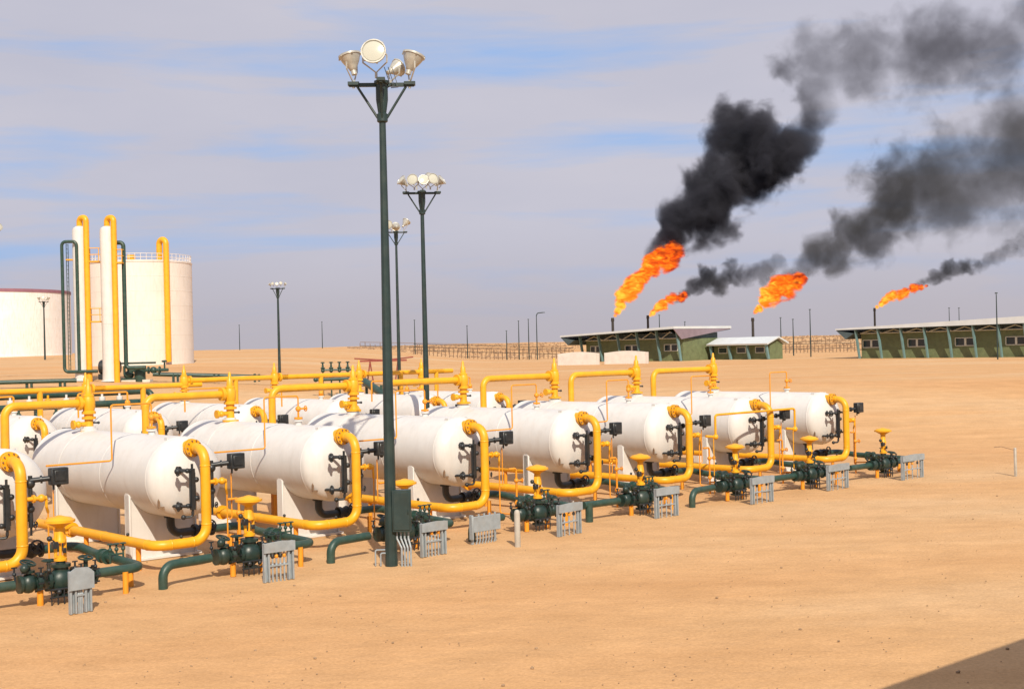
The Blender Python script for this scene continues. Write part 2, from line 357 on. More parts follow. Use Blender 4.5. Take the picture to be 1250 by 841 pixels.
# ------------------------------------------------------------------ yellow gas outlet pipes
def make_gas():
    t = thing('gas_pipe', f'thick yellow gas pipe on the front tank heads, {ORD[0]} one', 'pipe', site(AX[0], 0), TH, 'yellow gas pipes of the front row')
    MB().tube(bend([(0, 0.80, 3.17), (0, 0, 3.17), (0, 0, 0.72), (-1.48, 0, 0.72), (-1.48, 12.4, 0.72)], 0.40, 9), 0.135, 18).build('pipe', 'yellow', t)
    wb_ = MB()
    for c_, d_ in (((0, .44, 3.17), (0, 1, 0)), ((0, 0, 2.72), (0, 0, 1)), ((0, 0, 1.16), (0, 0, 1)), ((-.42, 0, .72), (1, 0, 0)), ((-1.06, 0, .72), (1, 0, 0)), ((-1.48, .44, .72), (0, 1, 0)), ((-1.48, 3.0, .72), (0, 1, 0))): wb_.lathe([(.134, -.025), (.145, -.008), (.145, .008), (.134, .025)], c_, d_, 18)
    wb_.build('weld_bead', 'yellow', t)['kind'] = 'stuff'
    wb_ = MB()
    for k in range(10): an = k * math.pi / 5; wb_.tube([(math.cos(an) * .205, .53, 3.17 + math.sin(an) * .205), (math.cos(an) * .205, .74, 3.17 + math.sin(an) * .205)], .02, 6)
    wb_.build('bolt', 'rust', t)['kind'] = 'stuff'
    f = MB(); f.flange((0, 0.60, 3.17), (0, 1, 0), 0.24, 0.06, 18); f.build('flange', 'yellow', t)
    f = MB(); f.flange((-1.48, 5.2, 0.72), (0, 1, 0), 0.22, 0.12, 18); f.build('flange', 'yellow', t)
    for y in (1.0, 4.2, 8.6): MB().tube([(-1.48, y, -.05), (-1.48, y, .6)], 0.07, 10).build('support', 'orange', t)
    for p in ((-0.75, 0.0, 0.90), (-1.48, 1.6, 0.90)): MB().tube([(p[0], p[1], 0.8), p], 0.03, 7).ball(p, 0.045).build('vent_plug', 'black', t)
    return t
gas0 = make_gas()
for i in range(1, 8): dup(gas0, f'thick yellow gas pipe on the front tank heads, {ORD[i]} one', site(AX[i], 0))
G2 = ['far left, above the left-edge tank', 'second from the left', 'third from the left', 'fourth, left of the nearest mast', 'fifth, near the second mast', 'rightmost']
for a, s_ in zip(A2, G2): dup(gas0, f'yellow gas pipe elbow on the back-row tanks, {s_}', site(a, 18.0), group='yellow gas pipes of the back row')

# ------------------------------------------------------------------ green liquid lines
def liquid_line(i):
    t = thing('liquid_pipe', f'green liquid pipe under the front tanks, {ORD[i]} one', 'pipe', site(AX[i], 0), TH, 'green liquid pipes of the front row')
    MB().tube(bend([(0, 2.0, 1.28), (0, 2.0, 0.72), (0.75, 2.0, 0.72)], 0.28, 6), 0.115, 14).flange((0, 2.0, 1.2), (0, 0, 1), 0.18).flange((0.72, 2, 0.72), (1, 0, 0), 0.19).build('bottom_elbow', 'black', t)
    v = MB().lathe([(0.12, -0.28), (0.19, -0.28), (0.19, -0.22), (0.12, -0.2), (0.20, 0), (0.12, 0.2), (0.19, 0.22), (0.19, 0.28), (0.12, 0.28)], (1.02, 2, 0.72), (1, 0, 0), 16)
    v.tube([(1.02, 2, 0.8), (1.02, 1.62, 0.86)], 0.05, 8).wheel((1.02, 1.60, 0.86), (0, -1, 0.1), 0.17, 0.025).build('gate_valve', 'black', t)
    xl = -2.36 if i in (1, 2, 3, 4, 5) else -3.2
    pts = [(1.3, 2, 0.72), (2.25, 2, 0.72), (2.25, 1.0, 0.62), (2.25, -1.75, 0.55), (0.95, -1.75, 0.55)]
    MB().tube(bend(pts, 0.32, 7), 0.115, 14).build('pipe', 'green', t)
    left = [(-0.95, -1.85, 0.55), (xl, -2.05, 0.55), (xl, -2.05, -0.1)] if i in (1, 2, 3, 5) else [(-0.95, -1.85, 0.55), (-2.55 if i else -4.2, -1.80, 0.55)]
    q = MB().tube(bend(left, 0.34, 7), 0.115, 14)
    if i == 4: q.tube([(-2.36, -1.85, 0.62), (-2.36, -1.85, -0.1)], 0.125, 14)
    q.build('outlet_pipe', 'green', t)
    # small flanged check valve with two drain cocks on the forward run
    c = MB().flange((2.25, 0.45, 0.6), (0, 1, 0), 0.19, 0.07).flange((2.25, 0.15, 0.6), (0, 1, 0), 0.19, 0.07).lathe([(0.13, 0), (0.17, 0.12), (0.13, 0.24)], (2.25, 0.18, 0.6), (0, 1, 0), 14)
    for x in (2.08, 2.25, 2.43): c.tube([(x, -0.35, 0.5), (x, -0.35, 0.98)], 0.028, 6).ball((x, -0.35, 0.84), 0.055).wheel((x, -0.35, 0.98), (0, 0, 1), 0.07, 0.014)
    c.tube([(2.08, -0.35, 0.72), (2.43, -0.35, 0.72)], 0.025, 6).build('check_valve', 'green', t)
    for p in ((2.25, -1.1), (1.75, -1.85), (1.9, 2.0)): MB().tube([(p[0], p[1], -.05), (p[0], p[1], .5)], 0.07, 10).build('support', 'orange', t)
for i in range(8): liquid_line(i)

def make_station():
    t = thing('control_valve', '', 'valve', site(AX[0], -1.85), TH)
    b = MB().lathe([(0.115, -0.95), (0.115, -0.55), (0.20, -0.55), (0.20, -0.49), (0.14, -0.49), (0.14, -0.40)], (0, 0, 0.55), (1, 0, 0), 16)
    b.ball((-0.72, 0, 0.55), 0.20, (1, 1, 1.15)).flange((-0.92, 0, 0.55), (1, 0, 0), 0.21, 0.07).flange((-0.5, 0, 0.55), (1, 0, 0), 0.22, 0.08)
    b.tube([(-0.72, 0, 0.6), (-0.72, 0, 1.0)], 0.06, 8).flange((-0.72, 0, 0.82), (0, 0, 1), 0.15, 0.06).ball((-0.86, -0.14, 0.92), 0.10)
    b.build('isolation_valve', 'deepgreen', t)
    MB().wheel((-0.72, 0.0, 1.02), (0.2, -0.3, 1), 0.17, 0.024).build('handwheel', 'deepgreen', t)
    b = MB().ball((0.05, 0, 0.52), 0.27, (1.15, 1, 1.15), 16, 9).flange((-0.27, 0, 0.55), (1, 0, 0), 0.25, 0.08).flange((0.38, 0, 0.55), (1, 0, 0), 0.25, 0.08)
    b.lathe([(0.17, 0), (0.17, 0.16), (0.23, 0.16), (0.23, 0.23), (0.11, 0.23), (0.11, 0.32)], (0.05, 0, 0.68), (0, 0, 1), 16).lathe([(0.2, 0), (0.2, 0.05), (0.13, 0.05), (0.13, 0.2)], (0.05, 0, 0.16), (0, 0, 1), 14)
    b.build('valve_body', 'deepgreen', t)
    b = MB().lathe([(0.115, 0), (0.115, 0.55)], (0.4, 0, 0.55), (1, 0, 0), 16).ball((0.66, 0.0, 0.55), 0.19).flange((0.50, 0, 0.55), (1, 0, 0), 0.21).flange((0.86, 0, 0.55), (1, 0, 0), 0.21)
    b.tube([(0.66, 0, 0.6), (0.66, 0, 0.95)], 0.055, 8)
    b.build('isolation_valve', 'deepgreen', t); MB().wheel((0.66, 0, 0.97), (0, -0.2, 1), 0.16, 0.024).build('handwheel', 'deepgreen', t)
    for x, y, z in ((-0.5, -.2, .75), (-0.32, -.22, .82), (0.3, -.22, .8), (0.46, -.2, .72), (0.85, -.1, .75), (-1.0, .1, .78)): MB().tube([(x, y * .4, .6), (x, y, z), (x, y, z + .14)], .024, 6).ball((x, y, z), .05).box((x, y, z + .15), (.13, .025, .03)).build('bleed_cock', 'black', t)
    b = MB()
    for x in (-.27, .38, -.5, .86):
        for k in range(8): an = k * math.pi / 4; b.box((x, math.cos(an) * .21, .55 + math.sin(an) * .21), (.14, .035, .035))
    b.build('bolt', 'black', t)['kind'] = 'stuff'
    # bypass loop around the control valve, towards the tank, and the small drain cage underneath
    b = MB().tube(bend([(-0.55, 0, 0.5), (-0.55, 0.55, 0.5), (0.55, 0.55, 0.5), (0.55, 0, 0.5)], 0.14), 0.075, 10).ball((0, 0.55, 0.5), 0.17).tube([(0, 0.55, 0.5), (0, 0.55, 0.9)], 0.05, 8).flange((0.2, 0.55, 0.5), (1, 0, 0), 0.15).flange((-0.2, 0.55, 0.5), (1, 0, 0), 0.15)
    b.wheel((0, 0.55, 0.93), (0, 0, 1), 0.15, 0.022).build('bypass_loop', 'deepgreen', t)
    b = MB()
    for k in range(5): b.tube([(-0.28 + 0.15 * k, -0.24, 0.0), (-0.28 + 0.15 * k, -0.24, 0.36)], 0.018, 6)
    b.tube([(-0.32, -0.24, 0.36), (0.36, -0.24, 0.36)], 0.025, 6).tube([(-0.32, -0.24, 0.18), (0.36, -0.24, 0.18)], 0.022, 6).ball((-0.1, -0.24, 0.3), 0.06).ball((0.2, -0.24, 0.3), 0.06)
    b.build('drain_tubes', 'black', t)
    # yellow diaphragm actuator on its yoke
    y = MB().lathe([(0.15, 0), (0.15, 0.06), (0.10, 0.07), (0.10, 0.12)], (0.05, 0, 0.98), (0, 0, 1), 14)
    for sx in (-1, 1): y.tube([(0.05 + sx * 0.11, 0, 1.06), (0.05 + sx * 0.12, 0, 1.45), (0.05 + sx * 0.085, 0, 1.72)], 0.04, 8)
    y.tube([(0.05, 0, 1.04), (0.05, 0, 1.74)], 0.03, 8).lathe([(0.13, 0), (0.13, 0.06), (0.10, 0.10), (0.10, 0.36)], (0.05, 0, 1.40), (0, 0, 1), 14)
    y = y.build('actuator_yoke', 'yellow', t)
    MB().lathe([(0.10, 0), (0.13, 0.03), (0.31, 0.13), (0.35, 0.135), (0.35, 0.19), (0.31, 0.195), (0.27, 0.235), (0.12, 0.265), (0.05, 0.29), (0, 0.29)], (0.05, 0, 1.74), (0, 0, 1), 28).build('diaphragm_casing', 'yellow', t)
    MB().box((-0.11, -0.08, 1.36), (0.13, 0.13, 0.16)).ball((-0.22, -0.05, 1.52), 0.065).tube([(-0.11, -0.08, 1.44), (-0.2, -0.05, 1.52)], 0.02, 5).box((0.10, -0.12, 1.22), (0.08, 0.06, 0.12)).build('positioner', 'black', y, bevel=0.01)
    for x in (-0.45, 0.42): MB().tube([(x, 0, 0.0), (x, 0, 0.46)], 0.075, 10).build('support', 'orange', t)
    # orange instrument riser with its little cocks
    r = MB().tube(bend([(0.85, 1.85, 0.0), (0.85, 1.85, 1.75), (0.52, 1.85, 1.75)], 0.08), 0.035, 8).tube([(0.85, 1.85, 0.45), (1.25, 1.5, 0.45)], 0.03, 7).ball((0.85, 1.85, 1.35), 0.08).ball((0.85, 1.85, 0.62), 0.08).tube([(0.85, 1.85, 1.35), (1.04, 1.8, 1.35)], 0.03, 7)
    r.wheel((1.06, 1.8, 1.35), (1, -0.2, 0), 0.07, 0.014).build('instrument_riser', 'orange', t)
    return t
st0 = make_station(); SOFF = [0.1, 0.15, 0.3, 0.5, 0.1, 0.3, -0.1, -0.2]
st0['group'] = 'control valves with yellow diaphragm casings'
st0['label'] = f'green control valve with yellow mushroom actuator, {ORD[0]} one'; st0.location = site(AX[0] + SOFF[0], -1.85)
for i in range(1, 8): dup(st0, f'green control valve with yellow mushroom actuator, {ORD[i]} one', site(AX[i] + SOFF[i], -1.85))

# last green run that leaves towards the right of the row
t = thing('tail_pipe', 'dark green pipe leaving the right end of the valve row', 'pipe', site(35, 0))
MB().tube([(0.9 - 0.2, -1.85, 0.55), (2.4, -1.85, 0.55)], 0.11, 12).build('pipe', 'green', t)

# ------------------------------------------------------------------ relief valves with outlet pipes
def relief(a, b, label, group, left=None, right=None, zr=0.9, dz=0.0):
    t = thing('relief_valve', label, 'valve', site(a, b), TH, group)
    z0 = Z_T + R_T + 0.12 + dz; zp = 4.5 + dz
    MB().lathe([(0.27, 0), (0.27, 0.06), (0.15, 0.08), (0.13, 0.16), (0.13, 0.42), (0.21, 0.42), (0.21, 0.49), (0.14, 0.49), (0.14, 0.58), (0.21, 0.58), (0.21, 0.65), (0.17, 0.68), (0.20, 0.8), (0.20, 1.02), (0.16, 1.12)], (0, 0, z0), (0, 0, 1), 20).build('valve_body', 'yellow', t)
    MB().lathe([(0.17, 0), (0.17, 0.06), (0.115, 0.09), (0.10, 0.30), (0.055, 0.36), (0.05, 0.50), (0.02, 0.56)], (0, 0, z0 + 1.10), (0, 0, 1), 16).build('spring_bonnet', 'yellow', t)
    MB().tube([(0, 0, z0 + 0.27), (-0.42, 0, z0 + 0.27)], 0.075, 10).ball((-0.34, 0, z0 + 0.27), 0.11).flange((-0.5, 0, z0 + 0.27), (1, 0, 0), 0.14, 0.07).build('side_valve', 'yellow', t)
    MB().tube([(0, 0, z0 + 0.30), (0.26, -0.1, z0 + 0.30)], 0.03, 7).ball((0.26, -0.1, z0 + 0.30), 0.045).build('test_cock', 'black', t)
    if left is not None:
        MB().tube(bend([(-0.15, 0, zp), (left, 0, zp), (left, 0, zr)], 0.34, 8), 0.125, 16).build('outlet_pipe', 'yellow', t)
        MB().flange((-0.30, 0, zp), (1, 0, 0), 0.22, 0.10, 18).build('flange', 'yellow', t)
        MB().box((left, 0, zr / 2), (0.16, 0.16, zr)).build('support', 'orange', t)
    if right is not None:
        q = MB().tube([(0.15, 0, zp), (right, 0, zp)], 0.125, 16).tube([(right * 0.48, 0, zp), (right * 0.48, 0, zr)], 0.125, 14).flange((0.3, 0, zp), (1, 0, 0), 0.22, 0.1, 18)
        q.build('outlet_pipe', 'yellow', t); MB().box((right * 0.48, 0, zr / 2), (0.16, 0.16, zr)).build('support', 'orange', t)
RL = [None, -2.6, -3.05, -3.4, -3.7, -3.9, -4.05, -4.2]
for i in range(8):
    relief(AX[i], 7.1, f'yellow relief valve on the front tanks, {ORD[i]} one', 'relief valves on the front row', left=RL[i] or -2.4, dz=[-.2, -.2, -.13, -.03, 0, 0, 0, 0][i])
for a, s_ in zip(A2, ['far left, out past the left photo edge', 'second from the left, behind the nearest yellow riser', 'third from the left, over the second front tank', 'fourth from the left, beside the slim mast', 'fifth, just left of the nearest mast', 'rightmost, behind the second mast']):
    relief(a, 25.1, f'yellow relief valve on the back-row tank, {s_}', 'relief valves on the back row', right=5.8 if a < 30 else 2.2, dz=-.2 if a < 15 else 0)

# thin orange instrument tubes looping over the tanks
for i in range(0, 8):
    t = thing('instrument_tube', f'thin orange tube loop over front tanks, {ORD[i]} one', 'tube', site(AX[i], 0), TH, 'thin orange tube loops')
    x1 = -1.22
    MB().tube(bend([(0, 3.0, 3.7), (0, 3.0, 4.35), (x1, 3.0, 4.35), (x1, 3.0, 2.80), (-3.1, 3.0, 2.80)], 0.08, 4), 0.026, 6).build('tube', 'orange', t)
    MB().ball((0, 3.0, 3.95), 0.09).tube([(0, 3, 3.6), (0, 3, 4.0)], .035, 6).tube([(0, 3.0, 3.95), (0.25, 3.0, 3.95)], 0.03, 6).flange((0, 3, 3.66), (0, 0, 1), 0.13, 0.06).build('cock', 'orange', t)
    MB().wheel((0.27, 3.0, 3.95), (1, 0, 0), 0.08, 0.016).build('handle', 'orange', t)
for j, a in enumerate(A2):
    t = thing('instrument_tube', f'thin orange tube loop over the back-row tank, number {["one at far left","two from the left","three from the left","four, beside the nearest mast","five, beside the second mast","six at the right"][j]}'.replace('number ', ''), 'tube', site(a, 18), TH, 'thin orange tube loops')
    MB().tube(bend([(0, 3.0, 3.6), (0, 3.0, 4.2), (-2.2, 3.0, 4.2), (-2.2, 3.0, 3.2)], 0.08, 4), 0.04, 6).build('tube', 'orange', t)
    MB().ball((0, 3.0, 3.75), 0.12).tube([(0, 3, 3.55), (0, 3, 3.8)], .035, 6).flange((0, 3, 3.62), (0, 0, 1), 0.14, 0.06).build('cock', 'orange', t)
t = thing('conduit', 'slim yellow conduit spanning between two control boxes at the right of the row', 'conduit', site(26.0, -0.2))
MB().tube(bend([(0.3, 0, 2.15), (0.3, 0, 2.98), (5.35, 0, 2.98), (5.35, 0, 2.2)], 0.12), 0.045, 8).build('tube', 'yellow', t)
for x in (0.3, 5.35): MB().ball((x, 0, 2.15), 0.11).tube([(x, 0, 2.15), (x - 0.45, 0.1, 2.2)], 0.05, 8).tube([(x - 0.1, 0.02, 2.15), (x - 0.1, 0.02, 0)], 0.02, 6).build('cock', 'yellow', t)

# ------------------------------------------------------------------ grey pipe-marker frames
FR = [(-0.12, -3.45, .54), (5.05, -3.42, .86), (10.1, -3.33, .9), (15.23, -3.5, 1.07), (20.14, -3.1, 1.1), (25.1, -3.25, 1.26), (30.25, -2.95, 1.46), (35.09, -3.26, 1.6)]
for i, (a, b, w) in enumerate(FR):
    t = thing('conduit_stand', f'grey steel conduit stand, {ORD[i]} in its row', 'frame', site(a, b), TH + [0.06, -0.05, 0.02, 0.08, -0.03, 0, 0.04, 0][i], 'grey conduit stands in front of the valves')
    h = 0.95 + 0.03 * math.sin(i * 2.1)
    for sx in (-1, 1):
        MB().box((sx * (w / 2 - .03), 0.06, h / 2), (0.05, 0.10, h)).box((sx * (w / 2 - .15), 0.06, h / 2 - .02), (0.05, 0.09, h - .04)).box((sx * (w / 2 - .09), 0.095, h / 2 - .03), (0.10, 0.02, h - .06)).build('post', 'grey', t, bevel=0.006)
    if i == 0:
        pl = [(-w / 2 - .03, h - .42), (w / 2 + .03, h - .42), (w / 2 + .03, h - .06), (w * .3, h + .06), (-w * .25, h + .08), (-w / 2 - .03, h - .02)]
    else:
        pl = [(-w / 2 - .01, h - .24), (w / 2 + .01, h - .24), (w / 2 + .01, h), (w * .1, h + .03), (-w * .2, h + .02), (-w / 2 - .01, h)]
    MB().prism(pl, (0, -0.03, 0), (1, 0, 0), (0, 0, 1), (0, 0.03, 0)).build('panel', 'grey', t)
    MB().box((0, 0.05, 0.40), (w - .34, 0.06, 0.035)).build('crossbar', 'grey', t)
    n = 4 if i in (1, 2) else 3
    for k in range(n):
        x = (k - (n - 1) / 2) * (w - .42) / n
        c = MB().tube(bend([(x, 0.06, -0.03), (x, 0.06, h - .16), (x, 0.35, h - .16)], 0.05), 0.022, 7).ball((x, 0.06, 0.42), 0.038)
        c.build('conduit', 'grey', t)
        MB().lathe([(0.03, 0), (0.045, .02), (0.045, .07), (0.03, .09)], (x, 0.06, 0.58), (0, 0, 1), 8).build('coupling', 'orange' if k % 2 else 'black', t)

t = thing('junction_panel', 'grey flat junction panel on short legs beside the fourth valve', 'panel', site(12.6, -2.6), TH + 0.05)
MB().box((0, -0.05, 0.58), (1.12, 0.05, 0.46)).box((-0.56, 0, 0.5), (0.07, 0.14, 0.72)).build('panel', 'grey', t, bevel=0.01)
for x in (-0.5, 0.42): MB().box((x, 0.04, 0.38), (0.06, 0.06, 0.76)).build('leg', 'grey', t)
for k in range(7): MB().tube(bend([(-0.38 + .12 * k, -0.04, 0.36), (-0.38 + .12 * k, -0.04, 0.1), (-0.42 + .12 * k, -0.02, -0.05)], 0.05), 0.02, 7).build('conduit', 'grey', t)
for k in range(4): MB().tube([(-0.3 + .22 * k, -0.04, 0.81), (-0.3 + .22 * k, -0.04, 0.87)], 0.03, 8).build('gland', 'grey', t)
t = thing('bollard', 'pale round-topped concrete bollard standing beside the grey junction panel', 'bollard', site(12.66, -3.92))
MB().lathe([(0.085, -0.1), (0.085, 0.95), (0.075, 1.01), (0.045, 1.05), (0, 1.06)], (0, 0, 0), (0, 0, 1), 16).build('post', 'postw', t)
t = thing('marker_post', 'lone white marker post on open sand at the far right', 'post', site(38.3, -5.96))
MB().box((0, 0, 0.55), (0.12, 0.09, 1.2)).build('post', 'postw', t, bevel=0.02)
MB().tube(bend([(0, 0, 1.05), (-0.5, 0.35, 1.22), (-0.75, 0.5, 1.2)], 0.1), 0.012, 6).build('wire', 'rust', t)

# ------------------------------------------------------------------ floodlight masts
def lamp(root, p, ax, s=1.0):
    p = Vector(p); ax = Vector(ax).normalized()
    b = MB().lathe([(0.05, -.16), (0.085, -.15), (0.085, -.02), (0.11, 0.0), (0.13, 0.06), (0.20, 0.17), (0.27, 0.30), (0.315, 0.42), (0.345, 0.43), (0.345, 0.485), (0.315, 0.485), (0.30, 0.45)], p, ax, 24)
    if s != 1.0: b.v = [tuple(p + (Vector(v) - p) * s) for v in b.v]
    side = ax.cross(Vector((0, 0, 1)))
    side = side.normalized() if side.length > 0.1 else Vector((1, 0, 0))
    q = p + ax * 0.2 * s
    b.tube([q + side * .33 * s, q + side * .33 * s - Vector((0, 0, .2 * s)), p - Vector((0, 0, .40 * s)), q - side * .33 * s - Vector((0, 0, .2 * s)), q - side * .33 * s], 0.022, 6)
    b.tube([p - Vector((0, 0, .40 * s)), p - Vector((0, 0, .55 * s))], 0.035, 6)
    for k in range(6):
        an = k * math.pi / 3; w = ax.orthogonal().normalized(); u = ax.cross(w)
        b.ball(p + ax * .43 * s + (w * math.cos(an) + u * math.sin(an)) * .345 * s, 0.03 * s, seg=6, rings=4)
    o = b.build('floodlight', 'lampmetal', root)
    MB().lathe([(0.302 * s, .44 * s), (0.28 * s, .47 * s), (0.15 * s, .495 * s), (0, .50 * s)], p, ax, 20).build('lens', 'lens', o)
def mast(label, loc, rz, lamps, hgt=12.75, tilt=0.0, r0=0.15, r1=0.085, arm=0.86, ls=1.0, cabinet=False, narm=4):
    t = thing('floodlight_mast', label, 'mast', loc, rz, 'floodlight masts')
    if tilt: t.rotation_euler = (0, tilt, rz)
    MB().lathe([(r0 * 1.02, -.05), (r0, .4), (r1 + (r0 - r1) * .5, hgt * .5), (r1, hgt - .55)], (0, 0, 0), (0, 0, 1), 14).build('pole', 'pole', t, smooth=20)
    MB().lathe([(r1 * 1.25, 0), (r1 * 1.7, .03), (r1 * 1.7, .22), (r1 * 1.3, .25), (r1 * 1.9, .6), (r1 * 1.9, 1.0), (r1 * 2.4, 1.03), (r1 * 2.4, 1.10)], (0, 0, hgt - 1.0), (0, 0, 1), 14).build('head_sleeve', 'pole', t)
    for k in range(narm):
        an = k * 2 * math.pi / narm; d = Vector((math.cos(an), math.sin(an), 0))
        l_ = arm if k % 2 == 0 else arm * 0.75
        rot = Matrix.Rotation(an, 3, 'Z')
        MB().box(Vector((0, 0, hgt)) + d * (l_ / 2 + 0.08), (l_ - .16, 0.085, 0.10), rot).box(Vector((0, 0, hgt + .03)) + d * (l_ - .12), (0.30, 0.22, 0.09), rot).build('arm', 'pole', t, bevel=0.006)
        MB().tube([Vector((0, 0, hgt - .88)) + d * .12, Vector((0, 0, hgt - .05)) + d * (l_ - .22)], 0.035, 7).build('brace', 'pole', t)
    for q in lamps: lamp(t, (q[0][0], q[0][1], hgt + q[0][2]), q[1], ls * (q[2] if len(q) > 2 else 1))
    if cabinet:
        MB().box((0.30, -0.10, 1.46), (0.50, 0.30, 1.10)).box((0.30, -0.26, 1.46), (0.43, 0.03, 1.0)).box((0.47, -0.285, 1.44), (0.03, 0.03, 0.14)).box((0.20, 0.02, 1.8), (0.2, 0.08, 0.06)).box((0.20, 0.02, 1.15), (0.2, 0.08, 0.06)).build('cabinet', 'pole', t, bevel=0.012)
        for k in range(4): MB().tube(bend([(0.16 + .10 * k, -0.05, 0.92), (0.16 + .10 * k, -0.08, 0.72), (0.28 + .08 * k, -0.16, 0.48), (0.28 + .08 * k, -0.16, -0.05)], 0.08), 0.026, 7).build('conduit', 'grey', t)
        g = MB().tube(bend([(-0.42, 0, 0), (-0.42, 0, 0.42), (-0.1, 0, 0.42)], 0.05), 0.022, 6).tube(bend([(-0.28, -.05, 0), (-0.28, -.05, 0.34), (-0.1, -.05, 0.34)], 0.05), 0.022, 6)
        g.build('conduit', 'grey', t)
        w = MB()
        for k in range(3): w.tube([(0.08 + .1 * k, -.1, hgt + .45), (0.2 + .12 * k, -.22, hgt + .05 - .08 * k), (0.05 + .1 * k, -.1, hgt - .1)], 0.012, 5)
        w.build('cable', 'black', t)
    return t
UP = 0.9
L4 = [((-0.74, 0, .40), (-.22, .1, .95), .88), ((0.74, 0, .40), (.30, .1, .93), .9), ((-0.12, -.5, .60), (-.1, -1, .2), .95), ((0.22, .45, .45), (.6, .5, .4), .7)]
L7 = [((-.72, 0, .42), (-.75, -.3, .6), .72), ((.72, 0, .42), (.75, -.3, .6), .72), ((-.36, -.45, .5), (-.3, -1, .15), .74), ((.02, -.5, .42), (.1, -1, .35), .7), ((.38, -.4, .52), (.4, -1, .2), .74), ((-.2, .5, .62), (-.6, .6, .4), .7), ((.25, .5, .66), (.5, .6, .5), .7)]
L6 = [((-0.66, 0, .42), (-.75, -.3, .6), .8), ((0.66, 0, .42), (.75, -.3, .6), .8), ((-0.26, -.5, .5), (-.3, -1, .1)), ((0.24, -.4, .5), (.3, -1, .3), .9), ((-.2, .5, .6), (-.6, .6, .4)), ((.3, .5, .6), (.6, .6, .4))]
L3 = [((-0.35, -.3, .55), (-.8, -1, .0)), ((0.62, 0, .55), (.6, .3, .75)), ((0.1, .5, .5), (0, 1, .1)), ((-.55, .3, .5), (-.9, .4, .1))]
mast('tallest nearest dark green floodlight mast with cabinet near its foot', site(8.31, -3.71), 0.06, L4, 12.72, 0.003, r0=0.165, cabinet=True)
p2 = ray(522.5, 560, 61)
mast('second floodlight mast with a cluster of lamps, rising behind the tanks', (p2.x, 61, 0), 0.12, L7, 12.98, 0.0)
p3 = foot(487, 103); mast('third floodlight mast, seen between the two taller masts', p3, 0.2, L3, 12.5)
p4 = foot(341, 140); mast('short slender floodlight mast on the sand beyond the green pipe', p4, 0.0, L7[:5], 9.2, r0=0.16, r1=0.10, arm=0.75, ls=0.66)
p5 = foot(55, 240); mast('far floodlight mast in front of the wide white tank', p5, 0.3, L4, 10.6, r0=0.17, r1=0.12, arm=0.85, ls=1.0)
p6 = foot(-13, 112)
mast('floodlight mast whose lamps just reach the left photo edge', p6, 0.1, [((0.78, 0, .55), (.8, -.6, .3)), ((-0.78, 0, .55), (-.8, -.6, .3)), ((0, -.55, .6), (.2, -1, .1))], 12.2)

# ------------------------------------------------------------------ process columns and storage tanks at the left
def plumb(px, py, d): p = ray(px, py, d); return p
D_T = 105.0
for k, (px, lab) in enumerate(((101, 'slim white process column, left of the pair'), (134.5, 'slim white process column, right of the pair'))):
    f = foot(px, D_T); top = ray(px - 4, 276, D_T).z - f.z
    t = thing('process_column', lab, 'column', f, 0.0, 'white process columns')
    MB().lathe([(0.75, 0), (0.75, .06), (0.62, .1), (0.59, 1.0), (0.59, 4.6), (0.60, 4.6), (0.60, 4.7), (0.59, 4.7), (0.59, top - .45), (0.54, top - .2), (0.30, top - .04), (0.12, top)], (0, 0, 0), (0, 0, 1), 26).build('shell', 'white', t, smooth=20)
    for z, w in ((top - 2.9, 1.0), (4.7, 1.0)) if k == 0 else ((top - 3.0, .8),):
        MB().box((1.15 if k == 0 else .9, -.1, z), (w, 1.0, .10)).build('platform', 'yellow', t)
        x0 = 1.15 - w / 2 if k == 0 else .9 - w / 2
        for x in (x0, x0 + w):
            for y in (-.58, .38): MB().tube([(x, y, z + .06), (x, y, z + 1.05)], 0.035, 6).build('rail_post', 'yellow', t)
        MB().tube([(x0, -.58, z + 1.05), (x0 + w, -.58, z + 1.05), (x0 + w, .38, z + 1.05)], 0.035, 6).tube([(x0, -.58, z + .55), (x0 + w, -.58, z + .55), (x0 + w, .38, z + .55)], 0.03, 6).build('guard_rail', 'yellow', t)
    if k == 0:
        lad = MB()
        for y in (-.2, .25): lad.tube([(-1.05, y, .8), (-1.05, y, top - 1.4)], 0.03, 6)
        for j in range(32): lad.tube([(-1.05, -.2, 1 + j * .33), (-1.05, .25, 1 + j * .33)], 0.018, 5)
        lad.build('ladder', 'green', t)
        MB().box((-.8, 0, top - 2.7), (.55, .6, .10)).build('platform', 'yellow', t)
    # the pipes that belong to the column
    d = Vector((0.66, -.45, 0)); zt = top + .62
    MB().tube(bend([(0, 0, top - .1), (0, 0, zt), (d.x, d.y, zt), (d.x, d.y, -.2)], 0.31, 9), 0.235, 16).build('overhead_pipe', 'yellow', t)
    for z in (top - 2.4, top * .55, 2.0): MB().box((.30, -.18, z), (.36, .1, .08)).build('pipe_clip', 'yellow', t)
    if k == 0:
        MB().tube(bend([(-.05, -.72, .75), (-.05, -.72, top - 1.3), (-1.22, -.72, top - 1.3), (-1.22, -.72, .75), (1.4, -.72, .75)], 0.32, 7), 0.13, 12).build('loop_pipe', 'green', t)
    else:
        MB().tube(bend([(.45, .1, top - 1.35), (1.24, .1, top - 1.35), (1.24, .1, 1.05), (2.8, .1, 1.05)], 0.3, 7), 0.17, 12).build('loop_pipe', 'green', t)
